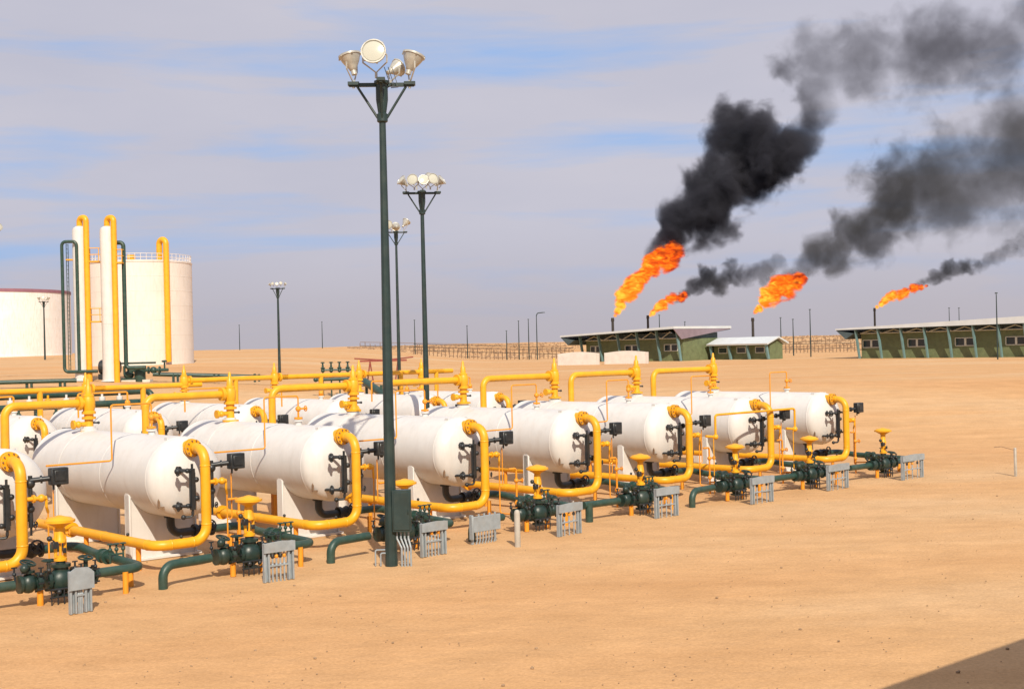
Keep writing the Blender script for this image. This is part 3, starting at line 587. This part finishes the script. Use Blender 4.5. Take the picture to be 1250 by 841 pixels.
def storage(px, d, rpx, ytop, lab, m, rim):
    f = foot(px, d); r = rpx * d / 1600; h = ray(px, ytop, d - r).z - f.z
    t = thing('storage_tank', lab, 'tank', f, 0.0, 'big cylindrical storage tanks')
    prof = [(r * 1.005, -1.5), (r * 1.005, .15), (r, .15)]
    n = 7
    for j in range(1, n):
        z = h * j / n; prof += [(r, z - .03), (r + .018, z - .02), (r + .018, z + .02), (r, z + .03)]
    prof += [(r, h - .12), (r + .07, h - .12), (r + .07, h), (r, h + .01), (r * .5, h + r * .045), (0.01, h + r * .06)]
    MB().lathe(prof, (0, 0, 0), (0, 0, 1), 96).build('shell', m, t, smooth=20)
    if rim:
        MB().lathe([(r + .10, h - .25), (r + .10, h + .45), (r - .06, h + .45), (r - .06, h - .25)], (0, 0, 0), (0, 0, 1), 96).build('rim_band', 'rim', t, smooth=20)
        MB().tube([(r * .35, -r * .7, h), (r * .35, -r * .7, h + 1.2)], .12, 8).build('roof_vent', 'rim', t)
    else:
        rl = MB()
        for j in range(60):
            an = j * math.pi / 30; rl.tube([(math.cos(an) * (r - .1), math.sin(an) * (r - .1), h), (math.cos(an) * (r - .1), math.sin(an) * (r - .1), h + 1.05)], 0.035, 5)
        for z in (.55, 1.05): rl.tube([(math.cos(j * math.pi / 40) * (r - .1), math.sin(j * math.pi / 40) * (r - .1), h + z) for j in range(80)], 0.04, 5, True)
        rl.tube([(math.cos(j * math.pi / 40) * (r - .1), math.sin(j * math.pi / 40) * (r - .1), h + .1) for j in range(80)], 0.06, 5, True)
        rl.build('guard_rail', 'silo', t)
        a0 = math.radians(-60); u = Vector((math.cos(a0), math.sin(a0), 0))
        for q, (an, rr_) in enumerate(((math.radians(-46), .30),)):
            u = Vector((math.cos(an), math.sin(an), 0)); v = Vector((-u.y, u.x, 0))
            p0 = u * (r + .45); p1 = u * (r - .9) - v * .3
            MB().tube(bend([p1 + Vector((0, 0, h - .1)), p1 + Vector((0, 0, h + 3.0)), p0 + Vector((0, 0, h + 3.0)), p0 + Vector((0, 0, .3))], .68, 9), .42, 14).build('overhead_pipe', 'yellow', t)
            for j in range(5): MB().box(u * (r + .1) + Vector((0, 0, 1.6 + j * 2.9)), (.5, .5, .12), Matrix.Rotation(an, 3, 'Z')).build('pipe_clip', 'yellow', t)
        an = math.radians(-98); u = Vector((math.cos(an), math.sin(an), 0))
        MB().tube([u * (r + .08) + Vector((0, 0, 0)), u * (r + .08) + Vector((0, 0, h))], .07, 6).build('gauge_line', 'pole', t)
        MB().box((r * .1, -r * .82, h + .55), (.9, .9, .7)).build('roof_hatch', 'yellow', t)
    return t
storage(172, 190, 63, 318, 'tall pale round storage tank behind the two slim columns', 'silo', False)
storage(-30, 300, 112, 354, 'wide white storage tank with purple rim at the left edge', 'silo2', True)

# plant between the columns and the back row of tanks
f = foot(124, 108); t = thing('drum', 'small dark drum standing between the two white columns', 'drum', f, 0.0)
MB().lathe([(.02, 0), (.5, .05), (.62, .2), (.62, 1.5), (.5, 1.7), (.02, 1.75)], (-.2, 0, 1.0), (1, 0, 0), 20).box((0, 0, .2), (.3, 1.0, .5)).box((1.1, 0, .2), (.3, 1.0, .5)).build('shell', 'black', t)
f = foot(172, 106); t = thing('pump_skid', 'dark green pump and valve skid at the foot of the right column', 'pump', f, 0.0)
MB().lathe([(.05, 0), (.40, .04), (.45, .2), (.45, 1.3), (.38, 1.45), (.08, 1.5)], (-.1, 0, -.25), (0, 0, 1), 18).build('vessel', 'green', t)
MB().tube([(-1.1, 0, .9), (2.2, 0, .9)], .13, 10).ball((1.0, 0, .9), .28).flange((.6, 0, .9), (1, 0, 0), .3, .1).flange((1.5, 0, .9), (1, 0, 0), .3, .1).build('suction_pipe', 'green', t)
MB().ball((-1.0, 0, .55), .33, (1.3, 1, 1)).box((-1.0, 0, .15), (1.1, .6, .3)).tube([(-1.35, 0, .6), (-1.35, 0, 1.3)], .1, 8).build('pump', 'green', t)
MB().tube([(-1.8, 0, 1.5), (1.2, 0, 1.5)], .08, 8).tube([(1.9, 0, .9), (1.9, 0, 1.6)], .07, 8).wheel((1.9, -.05, 1.6), (0, -.3, 1), .2, .035).build('header', 'green', t)
MB().box((-.5, .1, .05), (2.6, .9, .2)).build('base', 'concrete', t)

def low_pipe(label, pts, r, m, z, sup, cat='pipe', legs=True):
    t = thing('low_pipe', label, cat, pts[0], 0.0)
    o = Vector(pts[0]); MB().tube([Vector(p) - o + Vector((0, 0, z)) for p in pts], r, 12).build('pipe', m, t)
    a, b = Vector(pts[0]) - o, Vector(pts[-1]) - o
    for k in range(sup):
        p = a.lerp(b, (k + .5) / sup)
        g = gz((p + o).x, (p + o).y) - o.z
        MB().box((p.x, p.y, (g + z) / 2), (.16, .2, z - .02 + p.z - g + .1)).box((p.x + .35, p.y, (g + z) / 2), (.14, .2, z + p.z - g)).build('support', m, t)
    return t
low_pipe('long dark pipe on low supports crossing the sand right of the pump', [foot(186, 106), foot(250, 107), foot(335, 108)], .17, 'green', .62, 3)
low_pipe('long dark pipe crossing the sand at far left, behind the yellow header', [foot(-30, 98), foot(40, 99), foot(93, 100)], .16, 'green', .5, 3)
low_pipe('short dark sloping pipe just left of the nearest mast, behind the tanks', [foot(438, 84) + Vector((0, 0, 1.6)), foot(474, 80) + Vector((0, 0, .8))], .24, 'green', 1.3, 2)
# green header rack behind the back row at the left
t = thing('header_rack', 'twin green header pipes with rows of small white valves behind the tanks', 'pipe rack', site(8, 33), TH)
for q, (y, z) in enumerate(((0, 3.3), (0.5, 3.86))):
    MB().tube([(-14, y, z), (11.4, y, z)], .17, 14).build('header_pipe', 'green', t)
MB().tube(bend([(11.4, .5, 3.86), (12.4, .5, 3.86), (12.4, .2, 3.3), (11.4, 0, 3.3)], .28), .165, 14).build('end_bend', 'green', t)
for k in range(26):
    x = -13.5 + k * .96
    MB().lathe([(.06, 0), (.06, .08), (.15, .10), (.17, .2), (.15, .3), (.06, .32), (.06, .5)], (x, .2, 3.36), (0, 0, 1), 10).build('branch_valve', 'white' if k % 7 else 'yellow', t)
    MB().tube([(x + .3, -.05, 1.6), (x + .3, -.05, 3.2)], .08, 8).ball((x + .3, -.05, 2.9), .15).build('drop_leg', 'green', t)
for k in range(6): MB().box((-13 + k * 4.8, .4, 1.5), (.16, .6, 3.2)).build('support', 'green', t)
# cluster of four small valves
f = foot(411, 98); t = thing('valve_manifold', 'row of four small dark upright valves left of the nearest mast', 'valves', f, 0.25)
for k in range(4):
    x = -1.05 + k * .62
    v = MB().tube([(x, 0, 0), (x, 0, 2.6)], .06, 8).lathe([(.10, 0), (.17, .05), (.17, .12), (.09, .15), (.05, .5)], (x, 0, 2.05), (0, 0, 1), 10).ball((x, 0, 1.95), .15).flange((x, 0, .95), (0, 0, 1), .18, .12).flange((x, 0, 1.55), (0, 0, 1), .16, .1)
    v.build('valve', 'green', t); MB().wheel((x, 0, 2.55), (0, -.2, 1), .13, .03).build('handwheel', 'green', t)
MB().tube([(-1.6, 0, 1.3), (1.2, 0, 1.3)], .12, 10).ball((-1.6, 0, 1.3), .18).build('header', 'green', t); MB().tube([(-1.15, 0, 2.0), (1.1, 0, 2.0)], .07, 8).build('header', 'green', t)
# red trestle behind the nearest mast
f = foot(468, 118); t = thing('trestle', 'low red steel trestle standing on the sand behind the nearest mast', 'trestle', f, 0.1)
MB().box((0, 0, 2.15), (4.2, .16, .16)).build('beam', 'red', t)
for x in (-1.2, 1.3):
    for dx in (-.3, .3): MB().tube([(x, 0, 2.1), (x + dx, .2 * dx, 0)], .06, 6).build('leg', 'red', t)
MB().tube([(-.1, 0, 2.2), (-2.6, .3, 2.4)], .06, 6).tube([(.2, 0, 2.2), (2.7, .3, 2.42)], .06, 6).build('pipe', 'red', t)

# ------------------------------------------------------------------ green station buildings
def V2(o, u, w):                                                # building frame: along the facade, out of it (towards the camera), up
    return lambda x, y, z: o + u * x + w * y + Vector((0, 0, z))
def building(label, A, Bp, depth, eL, eR, wall_h, bays, win, lovh, rovh, th0, th1, endwall=False):
    A = Vector((A.x, A.y, 0)); Bp = Vector((Bp.x, Bp.y, 0)); u = (Bp - A); Ln = u.length; u.normalize(); w = Vector((u.y, -u.x, 0))
    base = min(gz(A.x, A.y), gz(Bp.x, Bp.y))
    t = thing('station_building', label, 'building', (A.x, A.y, base), math.atan2(u.y, u.x), 'green station buildings')
    # local frame: x along facade, y backwards, z up
    MB().box((Ln / 2, depth / 2, wall_h / 2 - .3), (Ln, depth, wall_h + .6)).build('wall', 'bgreen', t)
    def z_top(x): return eL + (eR - eL) * (x + lovh) / (Ln + lovh + rovh)
    x0, x1 = -lovh, Ln + rovh; yf = -3.4 if endwall else -2.3; yb = depth + (2.6 if endwall else 0.6)
    zl, zr = z_top(x0), z_top(x1)
    MB().hull([(x0, yf, zl - th0), (x1, yf, zr - th1), (x1, yb, zr - th1), (x0, yb, zl - th0), (x0, yf, zl), (x1, yf, zr), (x1, yb, zr), (x0, yb, zl)]).build('roof', 'roofw', t, smooth=0)
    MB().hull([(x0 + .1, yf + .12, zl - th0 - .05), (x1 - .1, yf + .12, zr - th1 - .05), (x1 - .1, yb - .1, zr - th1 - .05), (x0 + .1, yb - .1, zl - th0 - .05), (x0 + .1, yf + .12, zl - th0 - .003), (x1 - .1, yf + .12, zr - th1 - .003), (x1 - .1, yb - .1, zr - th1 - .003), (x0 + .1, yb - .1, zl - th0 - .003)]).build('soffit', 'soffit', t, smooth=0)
    # folded end fins hanging below the roof ends
    zs = zl - th0 - .06
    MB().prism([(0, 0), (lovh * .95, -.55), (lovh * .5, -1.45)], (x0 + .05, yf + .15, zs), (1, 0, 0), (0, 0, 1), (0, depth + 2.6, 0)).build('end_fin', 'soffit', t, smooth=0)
    if endwall:
        ze = zr - th1 - .06
        MB().prism([(yf - .05, .02), (yb + .1, .02), (yf + 2.2, -1.75)], (x1 - .12, 0, ze), (0, 1, 0), (0, 0, 1), (.16, 0, 0)).build('end_fin', 'pinkroof', t, smooth=0)
        MB().hull([(x1 - 2.4, yf + 1.6, ze - .1), (x1 - .12, yf + 2.2, ze - 1.72), (x1 - .12, yb - .2, ze - .12), (x1 - 2.4, yb - .4, ze - .1), (x1 - 2.4, yf + 1.6, ze - .06), (x1 - .12, yf + 2.2, ze - 1.66), (x1 - .12, yb - .2, ze - .06), (x1 - 2.4, yb - .4, ze - .06)]).build('end_fin', 'soffit', t, smooth=0)
    # truss zone between wall head and roof
    bw = Ln / bays
    for k in range(bays + 1):
        x = k * bw; zt = z_top(x) - (th0 + (th1 - th0) * (x + lovh) / (x1 - x0)) - .06
        MB().prism([(-.8, -.3), (-.35, -.3), (-1.45, zt), (-2.1, zt)], (x - .10, 0, 0), (0, 1, 0), (0, 0, 1), (.20, 0, 0)).build('strut', 'bstrut', t, smooth=0)
        MB().box((x, -1.0, zt - .35), (.16, 1.9, .18)).build('bracket', 'soffit', t)
        if k < bays:
            nx = (k + 1) * bw
            MB().tube([(x, -.3, wall_h + .05), (x + bw / 2, -.3, zt - .1), (nx, -.3, wall_h + .05)], .09, 6).build('truss_web', 'frame', t)
    MB().tube([(0, -.3, wall_h + .05), (Ln, -.3, wall_h + .05)], .09, 6).build('truss_chord', 'frame', t)
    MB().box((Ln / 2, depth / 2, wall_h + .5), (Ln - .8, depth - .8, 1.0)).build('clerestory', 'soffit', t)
    for (k, f0, f1) in win:
        xa, xb = k * bw + f0 * bw, k * bw + f1 * bw; xm = (xa + xb) / 2; ww = xb - xa; zc, wh = wall_h * .60, wall_h * .29
        fr = MB().box((xm, -.05, zc + wh / 2), (ww, .12, .12)).box((xm, -.05, zc - wh / 2), (ww, .12, .12)).box((xa, -.05, zc), (.12, .12, wh)).box((xb, -.05, zc), (.12, .12, wh)).box((xm, -.05, zc), (.34, .12, wh)).build('window', 'frame', t)
        for q in (-1, 1): MB().box((xm + q * ww / 4, -.015, zc), (ww / 2 - .3, .05, wh - .1)).build('pane', 'pane', fr)
    return t, u, w
building('long green building with white roof cut off at the right photo edge', foot(1052, 214), foot(1290, 192), 14, 5.05, 6.25, 4.15, 8,
         [(0, .08, .84), (2, .08, .86), (4, .08, .90), (6, .1, .9)], 3.4, 1.0, .22, 1.15)
tb, ub, wb = building('green building with wide winged white roof near the picture centre', foot(716, 242), foot(834, 227), 11.5, 5.0, 6.0, 3.9, 5,
         [(0, .25, .8), (2, .1, .8), (4, .1, .75)], 3.4, .6, .30, .42, endwall=True)
# gabled annexe
A = foot(872, 232); Bq = foot(940, 224); u = (Bq - A); u.z = 0; Ln = u.length; u.normalize()
t = thing('annexe', 'small green annexe with gabled white roof right of the winged building', 'building', A, math.atan2(u.y, u.x))
MB().box((Ln / 2, 2, 1.2), (Ln, 4, 2.9)).prism([(0, 2.6), (4, 2.6), (2, 3.4)], (Ln - .2, 0, 0), (0, 1, 0), (0, 0, 1), (.2, 0, 0)).build('wall', 'bgreen', t, smooth=0)
MB().prism([(-1.6, 2.45), (2, 3.6), (2, 3.85), (-1.7, 2.7)], (-.5, 0, 0), (0, 1, 0), (0, 0, 1), (Ln + 1.1, 0, 0)).prism([(5.0, 2.55), (2, 3.6), (2, 3.85), (5.1, 2.8)], (-.5, 0, 0), (0, 1, 0), (0, 0, 1), (Ln + 1.1, 0, 0)).build('roof', 'roofw', t, smooth=0)
for k in range(4): MB().prism([(-.7, 0), (-.2, 0), (-.9, 2.55), (-1.4, 2.5)], (k * Ln / 3 - .15, 0, 0), (0, 1, 0), (0, 0, 1), (.3, 0, 0)).build('strut', 'bstrut', t, smooth=0)
for k in range(3):
    fr = MB().box((Ln * (k + .5) / 3, -.05, 1.6), (1.9, .1, 1.1)).build('window', 'frame', t); MB().box((Ln * (k + .5) / 3, -.11, 1.6), (1.6, .05, .85)).build('pane', 'pane', fr)
for px0, px1, lab in ((682, 730, 'low whitewashed wall left of the winged building, shorter one'), (739, 790, 'low whitewashed wall in front of the winged building')):
    A, Bq = foot(px0, 216), foot(px1, 213); u = Bq - A; u.z = 0; Ln = u.length; u.normalize()
    t = thing('low_wall', lab, 'wall', A, math.atan2(u.y, u.x), 'low white walls')
    n = 14
    MB().prism([(0, -.6), (Ln, -.6)] + [(Ln * (1 - k / n), 1.85 + .28 * math.sin(math.pi * k / n)) for k in range(n + 1)], (0, 0, 0), (1, 0, 0), (0, 0, 1), (0, .35, 0)).build('panel', 'wallw', t)
    for x in (0, Ln): MB().box((x, .15, .72), (.3, .45, 2.3)).build('pier', 'wallw', t)

# ------------------------------------------------------------------ distant pipe racks and slim poles
def rack(label, p0, p1, n, h, rows):
    o = Vector(p0); t = thing('pipe_rack', label, 'pipe rack', o, 0.0, 'distant pipe racks'); a = Vector((0, 0, 0)); b = Vector(p1) - o
    for k in range(n):
        p = a.lerp(b, k / (n - 1)); g = gz((p + o).x, (p + o).y) - o.z
        MB().tube([(p.x, p.y, g - .2), (p.x, p.y, g + h * (0.80 + .2 * math.sin(k * 1.7)))], .09, 6).build('post', 'rust', t)
    for r in range(rows):
        z = h * (.35 + .6 * r / max(1, rows - 1))
        MB().tube([a + Vector((0, .3 * r, z)), a.lerp(b, .5) + Vector((0, .3 * r, z)), b + Vector((0, .3 * r, z))], .06, 6).build('pipe', 'rust' if r % 2 else 'stack', t)
    return t
rack('rusty pipe rack and fence on the horizon left of the winged building', foot(505, 300), foot(700, 290), 40, 2.4, 3)
rack('second rusty rack row on the horizon behind the masts', foot(440, 352), foot(690, 372), 44, 1.7, 2)
rack('rusty rack between the annexe and the long right building', foot(955, 290), foot(1048, 292), 22, 2.6, 4)
rack('farther rusty rack low on the dune between the green buildings', foot(950, 380), foot(1060, 395), 24, 1.8, 2)
for px, yt, yb, d in ((292, 397, 427, 420), (393, 393, 424, 420), (506, 391, 438, 300), (570, 398, 438, 300), (618, 404, 438, 290), (633, 392, 438, 290), (645, 390, 438, 285), (655, 384, 438, 280), (805, 385, 430, 260), (836, 393, 420, 300), (953, 388, 434, 270), (968, 390, 437, 255), (989, 378, 437, 238), (1159, 376, 410, 330), (1171, 376, 410, 330), (1217, 358, 437, 184)):
    f = foot(px + 1, d); top = ray(px, yt, d).z - f.z
    t = thing('slim_pole', '', 'pole', f, 0.0, 'slim poles along the horizon')
    r = .07 + d * .00012
    MB().lathe([(r * 2, 0), (r * 2, .1), (r * 1.2, .12), (r, top * .6), (r * .7, top)], (0, 0, -.1), (0, 0, 1), 8).build('shaft', 'pole', t)
    where = {292: 'just right of the pale storage tank', 393: 'standing on the dune left of the nearest mast', 506: 'left of the second mast foot', 570: 'alone right of the second mast', 618: 'thinnest beside the rusty rack', 633: 'first of three beside the rusty rack', 645: 'middle of three beside the rusty rack', 655: 'with curved lamp arm left of the winged building', 805: 'in front of the winged roof, beside the second flame', 836: 'short, above the winged roof', 953: 'at the right corner of the annexe', 968: 'just right of the annexe', 989: 'taller, on the open gap between the green buildings', 1159: 'left of two above the long right roof', 1171: 'right of two above the long right roof', 1217: 'tall, in front of the long right building'}[px]
    t['label'] = f'slim dark pole {where}'
    if px == 655: MB().tube(bend([(0, 0, top - .3), (.2, 0, top + .3), (1.4, 0, top + .4)], .5), .1, 6).box((1.5, 0, top + .4), (.7, .25, .15)).build('lamp_arm', 'pole', t)
    else: MB().box((0, 0, top + .02), (r * 3.2, r * 3.2, .16)).build('cap', 'pole', t)

# ------------------------------------------------------------------ flares: stacks, flames, smoke
def vol_mat(name, kind, dens, scale, balls, x0=0, x1=1, f1=1.0, col=(0.11, 0.11, 0.12), zk=0.0, amp=2.0, soft=0.35, glow=1):
    # density: soft union of puffs (centre, radius) broken up by turbulent noise
    m = bpy.data.materials.new(name); m.use_nodes = True; t = m.node_tree; n = t.nodes; l = t.links; n.clear()
    out = n.new('ShaderNodeOutputMaterial'); tcn = n.new('ShaderNodeTexCoord'); P_ = tcn.outputs['Object']
    def math_(op, a_, b_=None, c_=None):
        q = n.new('ShaderNodeMath'); q.operation = op
        for k_, v_ in enumerate((a_, b_, c_)):
            if v_ is None: continue
            if isinstance(v_, (int, float)): q.inputs[k_].default_value = v_
            else: l.new(v_, q.inputs[k_])
        return q.outputs[0]
    acc = None
    for c_, r_ in balls:
        dd = n.new('ShaderNodeVectorMath'); dd.operation = 'DISTANCE'; l.new(P_, dd.inputs[0]); dd.inputs[1].default_value = c_
        v_ = math_('MULTIPLY_ADD', dd.outputs['Value'], -1 / r_, 1.0)
        acc = v_ if acc is None else math_('MAXIMUM', acc, v_)
    def turb(sc, loc, scl=(1, 1, 1), det=7, ro=.62, dist=.35, rot=0):
        mp_ = n.new('ShaderNodeMapping'); mp_.inputs['Location'].default_value = loc; mp_.inputs['Rotation'].default_value = (0, rot, 0); mp_.inputs['Scale'].default_value = scl; l.new(P_, mp_.inputs[0])
        no = n.new('ShaderNodeTexNoise'); no.inputs['Scale'].default_value = sc; no.inputs['Detail'].default_value = det; no.inputs['Roughness'].default_value = ro; no.inputs['Distortion'].default_value = dist
        l.new(mp_.outputs[0], no.inputs['Vector']); return no.outputs['Fac']
    fb = turb(scale, (3, 8, 1), (.6, 1, 1) if kind == 'fire' else (1, 1, 1), rot=.75)
    val = math_('ADD', acc, math_('MULTIPLY_ADD', fb, amp, -amp * .52))
    mr = n.new('ShaderNodeMapRange'); mr.inputs['From Min'].default_value = 0.0; mr.inputs['From Max'].default_value = soft; mr.inputs['To Max'].default_value = dens; mr.interpolation_type = 'SMOOTHSTEP'
    l.new(val, mr.inputs['Value'])
    dp = n.new('ShaderNodeVectorMath'); dp.operation = 'DOT_PRODUCT'; dp.inputs[1].default_value = (1, 0, zk); l.new(P_, dp.inputs[0])
    fa = n.new('ShaderNodeMapRange'); fa.inputs['From Min'].default_value = x0; fa.inputs['From Max'].default_value = x1; fa.inputs['To Min'].default_value = 1.0; fa.inputs['To Max'].default_value = f1; fa.interpolation_type = 'SMOOTHSTEP'
    l.new(dp.outputs['Value'], fa.inputs['Value'])
    den = math_('MULTIPLY', mr.outputs[0], fa.outputs[0])
    if kind == 'smoke':
        pv = n.new('ShaderNodeVolumePrincipled'); pv.inputs['Color'].default_value = col + (1,); l.new(den, pv.inputs['Density']); l.new(pv.outputs[0], out.inputs['Volume'])
    else:
        ab = n.new('ShaderNodeVolumeAbsorption'); ab.inputs['Color'].default_value = (0, 0, 0, 1); l.new(den, ab.inputs['Density'])
        n2 = turb(scale * 1.5, (5, 2, 9), (.5, 1, 1), 4, .55, .9, .75)
        cr_ = n.new('ShaderNodeValToRGB'); e = cr_.color_ramp.elements; e[0].position = .27; e[0].color = (0.07, .012, .01, 1); e[1].position = .70; e[1].color = (1.45, .66, .06, 1)
        q = e.new(.42); q.color = (0.95, .09, .010, 1); q = e.new(.55); q.color = (1.2, .25, .012, 1)
        hot = n.new('ShaderNodeMapRange'); hot.inputs['From Min'].default_value = 0; hot.inputs['From Max'].default_value = glow; hot.inputs['To Min'].default_value = .14; hot.inputs['To Max'].default_value = -.09
        l.new(dp.outputs['Value'], hot.inputs['Value']); core = math_('MULTIPLY_ADD', acc, .14, -.04)
        l.new(math_('ADD', math_('ADD', n2, hot.outputs[0]), core), cr_.inputs[0])
        em = n.new('ShaderNodeEmission'); l.new(cr_.outputs[0], em.inputs['Color']); l.new(den, em.inputs['Strength'])
        ad = n.new('ShaderNodeAddShader'); l.new(ab.outputs[0], ad.inputs[0]); l.new(em.outputs[0], ad.inputs[1]); l.new(ad.outputs[0], out.inputs['Volume'])
    return m
def cloud(name, label, cat, group, puffs, d, voxel, seed, nsub, grow, **kw):
    rng = random.Random(seed); o = ray(puffs[0][0], puffs[0][1], d); s = d / 1600; pts = []
    for (x0, y0, r0), (x1, y1, r1) in zip(puffs, puffs[1:]):
        for k in range(nsub):
            f = k / nsub; pts.append((x0 + (x1 - x0) * f, y0 + (y1 - y0) * f, r0 + (r1 - r0) * f))
    pts.append(puffs[-1]); b = MB(); balls = []
    for x, y, r in pts:
        c = ray(x, y, d) - o; R_ = r * s
        c += Vector((rng.uniform(-.25, .25), rng.uniform(-.5, .5), rng.uniform(-.25, .25))) * R_
        balls.append((c, R_ * (rng.uniform(.86, 1.0) if cat == 'flame' else rng.uniform(1.0, 1.25)))); b.ball(c, balls[-1][1] * grow, seg=18, rings=12)
    me = bpy.data.meshes.new(name); me.from_pydata(b.v, [], b.f); tmp = bpy.data.objects.new(name, me); COL.objects.link(tmp)
    rm = tmp.modifiers.new('r', 'REMESH'); rm.mode = 'VOXEL'; rm.voxel_size = voxel
    dg = bpy.context.evaluated_depsgraph_get(); dg.update()
    m2_ = bpy.data.meshes.new_from_object(tmp.evaluated_get(dg)); bpy.data.objects.remove(tmp)
    m2_.name = name; m2_.materials.clear(); m2_.materials.append(vol_mat(name + '_volume', balls=balls, **kw))
    ob = bpy.data.objects.new(name, m2_); COL.objects.link(ob); ob.location = o
    return tag(ob, label, cat, group)
FL = [(749, 388, 600, 1.3, 'tallest, leftmost'), (792, 385, 640, 1.2, 'second from left, above the winged roof'), (920, 388, 620, 1.3, 'third from left, beyond the annexe'), (1069, 376, 660, 1.1, 'rightmost, above the long right roof')]
for px, yt, d, r, lab in FL:
    f = foot(px, d); top = ray(px, yt, d).z - f.z
    t = thing('flare_stack', f'dark upright flare stack, {lab}', 'flare stack', f, 0.0, 'flare stacks')
    MB().lathe([(r * .8, -1), (r * .8, .3), (r * .5, .4), (r * .45, top - 1.6)], (0, 0, 0), (0, 0, 1), 14).build('riser', 'stack', t)
    MB().lathe([(r * .55, top - 1.6), (r * .6, top - 1.4), (r * .52, top), (r * .35, top)], (0, 0, 0), (0, 0, 1), 14).build('burner_tip', 'stack', t)
fg, sg = 'gas flare flames', 'black smoke plumes'
s6 = 600 / 1600
flames = [
 ([(751, 386, 3), (757, 370, 9), (765, 357, 14), (776, 346, 14), (787, 334, 12), (797, 322, 16), (812, 313, 18), (826, 306, 11)], 'biggest orange flame blown right from the leftmost flare', 600),
 ([(794, 385, 2.5), (802, 377, 6), (812, 370, 8), (824, 364, 9), (836, 361, 6)], 'small orange flame from the second flare', 640),
 ([(923, 381, 4), (932, 369, 10), (944, 358, 15), (956, 348, 17), (970, 345, 13), (981, 340, 6)], 'broad orange flame from the third flare', 620),
 ([(1071, 375, 2.5), (1081, 368, 6), (1093, 361, 8), (1106, 356, 8), (1119, 352, 6), (1130, 349, 3)], 'low narrow orange flame from the rightmost flare', 660)]
for k, (pf, lab, d) in enumerate(flames):
    cloud('flame', lab, 'flame', fg, pf, d, .8, 11 + k, 2, 1.25, kind='fire', dens=1.6, scale=.30 if k in (0, 2) else .42, amp=1.9, soft=.50, glow=(pf[-1][0] - pf[0][0]) * d / 1600)
def X(px, p0, d): return (px - p0) * d / 1600
smokes = [
 ([(792, 324, 6), (800, 314, 11), (808, 302, 16), (818, 288, 22), (838, 272, 34), (866, 258, 36), (882, 232, 40), (905, 200, 52), (893, 152, 36), (915, 165, 40), (935, 195, 46), (978, 172, 32), (1002, 140, 24), (992, 105, 32), (962, 80, 30), (1010, 70, 44), (1060, 85, 52), (1110, 70, 55), (1165, 55, 60), (1230, 45, 62), (1300, 30, 65)],
  'heavy black smoke plume rising from the leftmost flare', 606, (98, 148, .105), .30, 31),
 ([(826, 366, 5), (836, 361, 7), (842, 355, 9), (850, 348, 12), (862, 338, 14), (878, 348, 12), (893, 332, 14), (910, 340, 15), (930, 333, 14), (950, 322, 12)],
  'small grey smoke puff trailing from the second flare', 646, (X(860, 829, 640), X(935, 829, 640), .40), .26, 37),
 ([(964, 348, 9), (972, 339, 13), (980, 330, 17), (992, 318, 20), (1012, 305, 26), (1045, 285, 32), (1085, 262, 42), (1120, 240, 55), (1160, 222, 62), (1200, 205, 66), (1250, 190, 70), (1310, 175, 75)],
  'broad grey smoke plume drifting right from the third flare', 628, (X(1000, 968, 620), X(1200, 968, 620), .22), .12, 43),
 ([(1116, 352, 5), (1127, 346, 7), (1142, 337, 10), (1160, 331, 12), (1178, 325, 13), (1196, 324, 9), (1215, 316, 12), (1235, 303, 13), (1262, 290, 15)],
  'thin smoke wisp trailing from the rightmost flare', 664, (X(1180, 1120, 660), X(1225, 1120, 660), .35), .20, 47)]
for k, (pf, lab, d, (xa, xb, f1), dens, seed) in enumerate(smokes):
    cloud('smoke_plume', lab, 'smoke', sg, pf, d, 2.0 if k in (0, 2) else 1.0, seed, [1, 3, 2, 3][k], 1.3, kind='smoke', dens=dens, scale=.08 if k in (0, 2) else .15, x0=xa, x1=xb, f1=f1, zk=.8 if k == 0 else 0,
          col=(.115, .11, .105) if k else (.10, .10, .125), amp=[2.5, 2.5, 2.5, 2.5][k], soft=.55)

# ------------------------------------------------------------------ station house beside the viewpoint (its shade falls in the lower right corner)
t = thing('control_house', 'control house beside the viewpoint, whose shade crosses the near sand', 'building', site(0, -38 - .3), TH)
MB().box((19, 5.6, 2.85), (38, 11.2, 6.0)).build('wall', 'bgreen', t)
MB().box((19.1, 5.9, 6.15), (38.4, 12.0, .5)).build('roof', 'roofw', t)
for k in range(7):
    w = MB().box((4 + k * 5, 11.24, 2.2), (2.4, .1, 1.4)).build('window', 'frame', t); MB().box((4 + k * 5, 11.30, 2.2), (2.1, .05, 1.1)).build('pane', 'pane', w)
d_ = MB().box((1.2, 11.24, 1.05), (1.0, .08, 2.1)).build('door', 'bstrut', t); MB().ball((1.55, 11.32, 1.0), .05).build('handle', 'black', d_)

# small stones lying on the near sand
rng = random.Random(5); b = MB()
for k in range(900):
    d = 21 + 40 * rng.random() ** 1.3; x = rng.uniform(-.42, .42) * d; r = rng.uniform(.008, .022) * (1 if rng.random() < .93 else 2)
    b.ball((x, d, r * .2), r, (1, rng.uniform(.6, 1), .6), seg=5, rings=3)
o = b.build('pebbles', mat('stone', (.30, .20, .12), .9, .3, 9)); o['kind'] = 'stuff'; o['label'] = 'tiny stones scattered over the near sand'

# dry scrub dotted over the far slope
rng = random.Random(9); b = MB()
for k in range(1500):
    px = rng.uniform(425, 710) if k % 3 else rng.uniform(940, 1060); d = rng.uniform(315, 470); p = foot(px, d); r = rng.uniform(.10, .38)
    b.ball(p + Vector((0, 0, r * .3)), r, (1.3, 1.3, rng.uniform(.5, 1.3)), seg=5, rings=3)
o = b.build('desert_scrub', mat('dry_scrub', (.32, .205, .12), .9, .3, .3)); o['kind'] = 'stuff'; o['label'] = 'dry brown scrub dotted over the far dune slope'
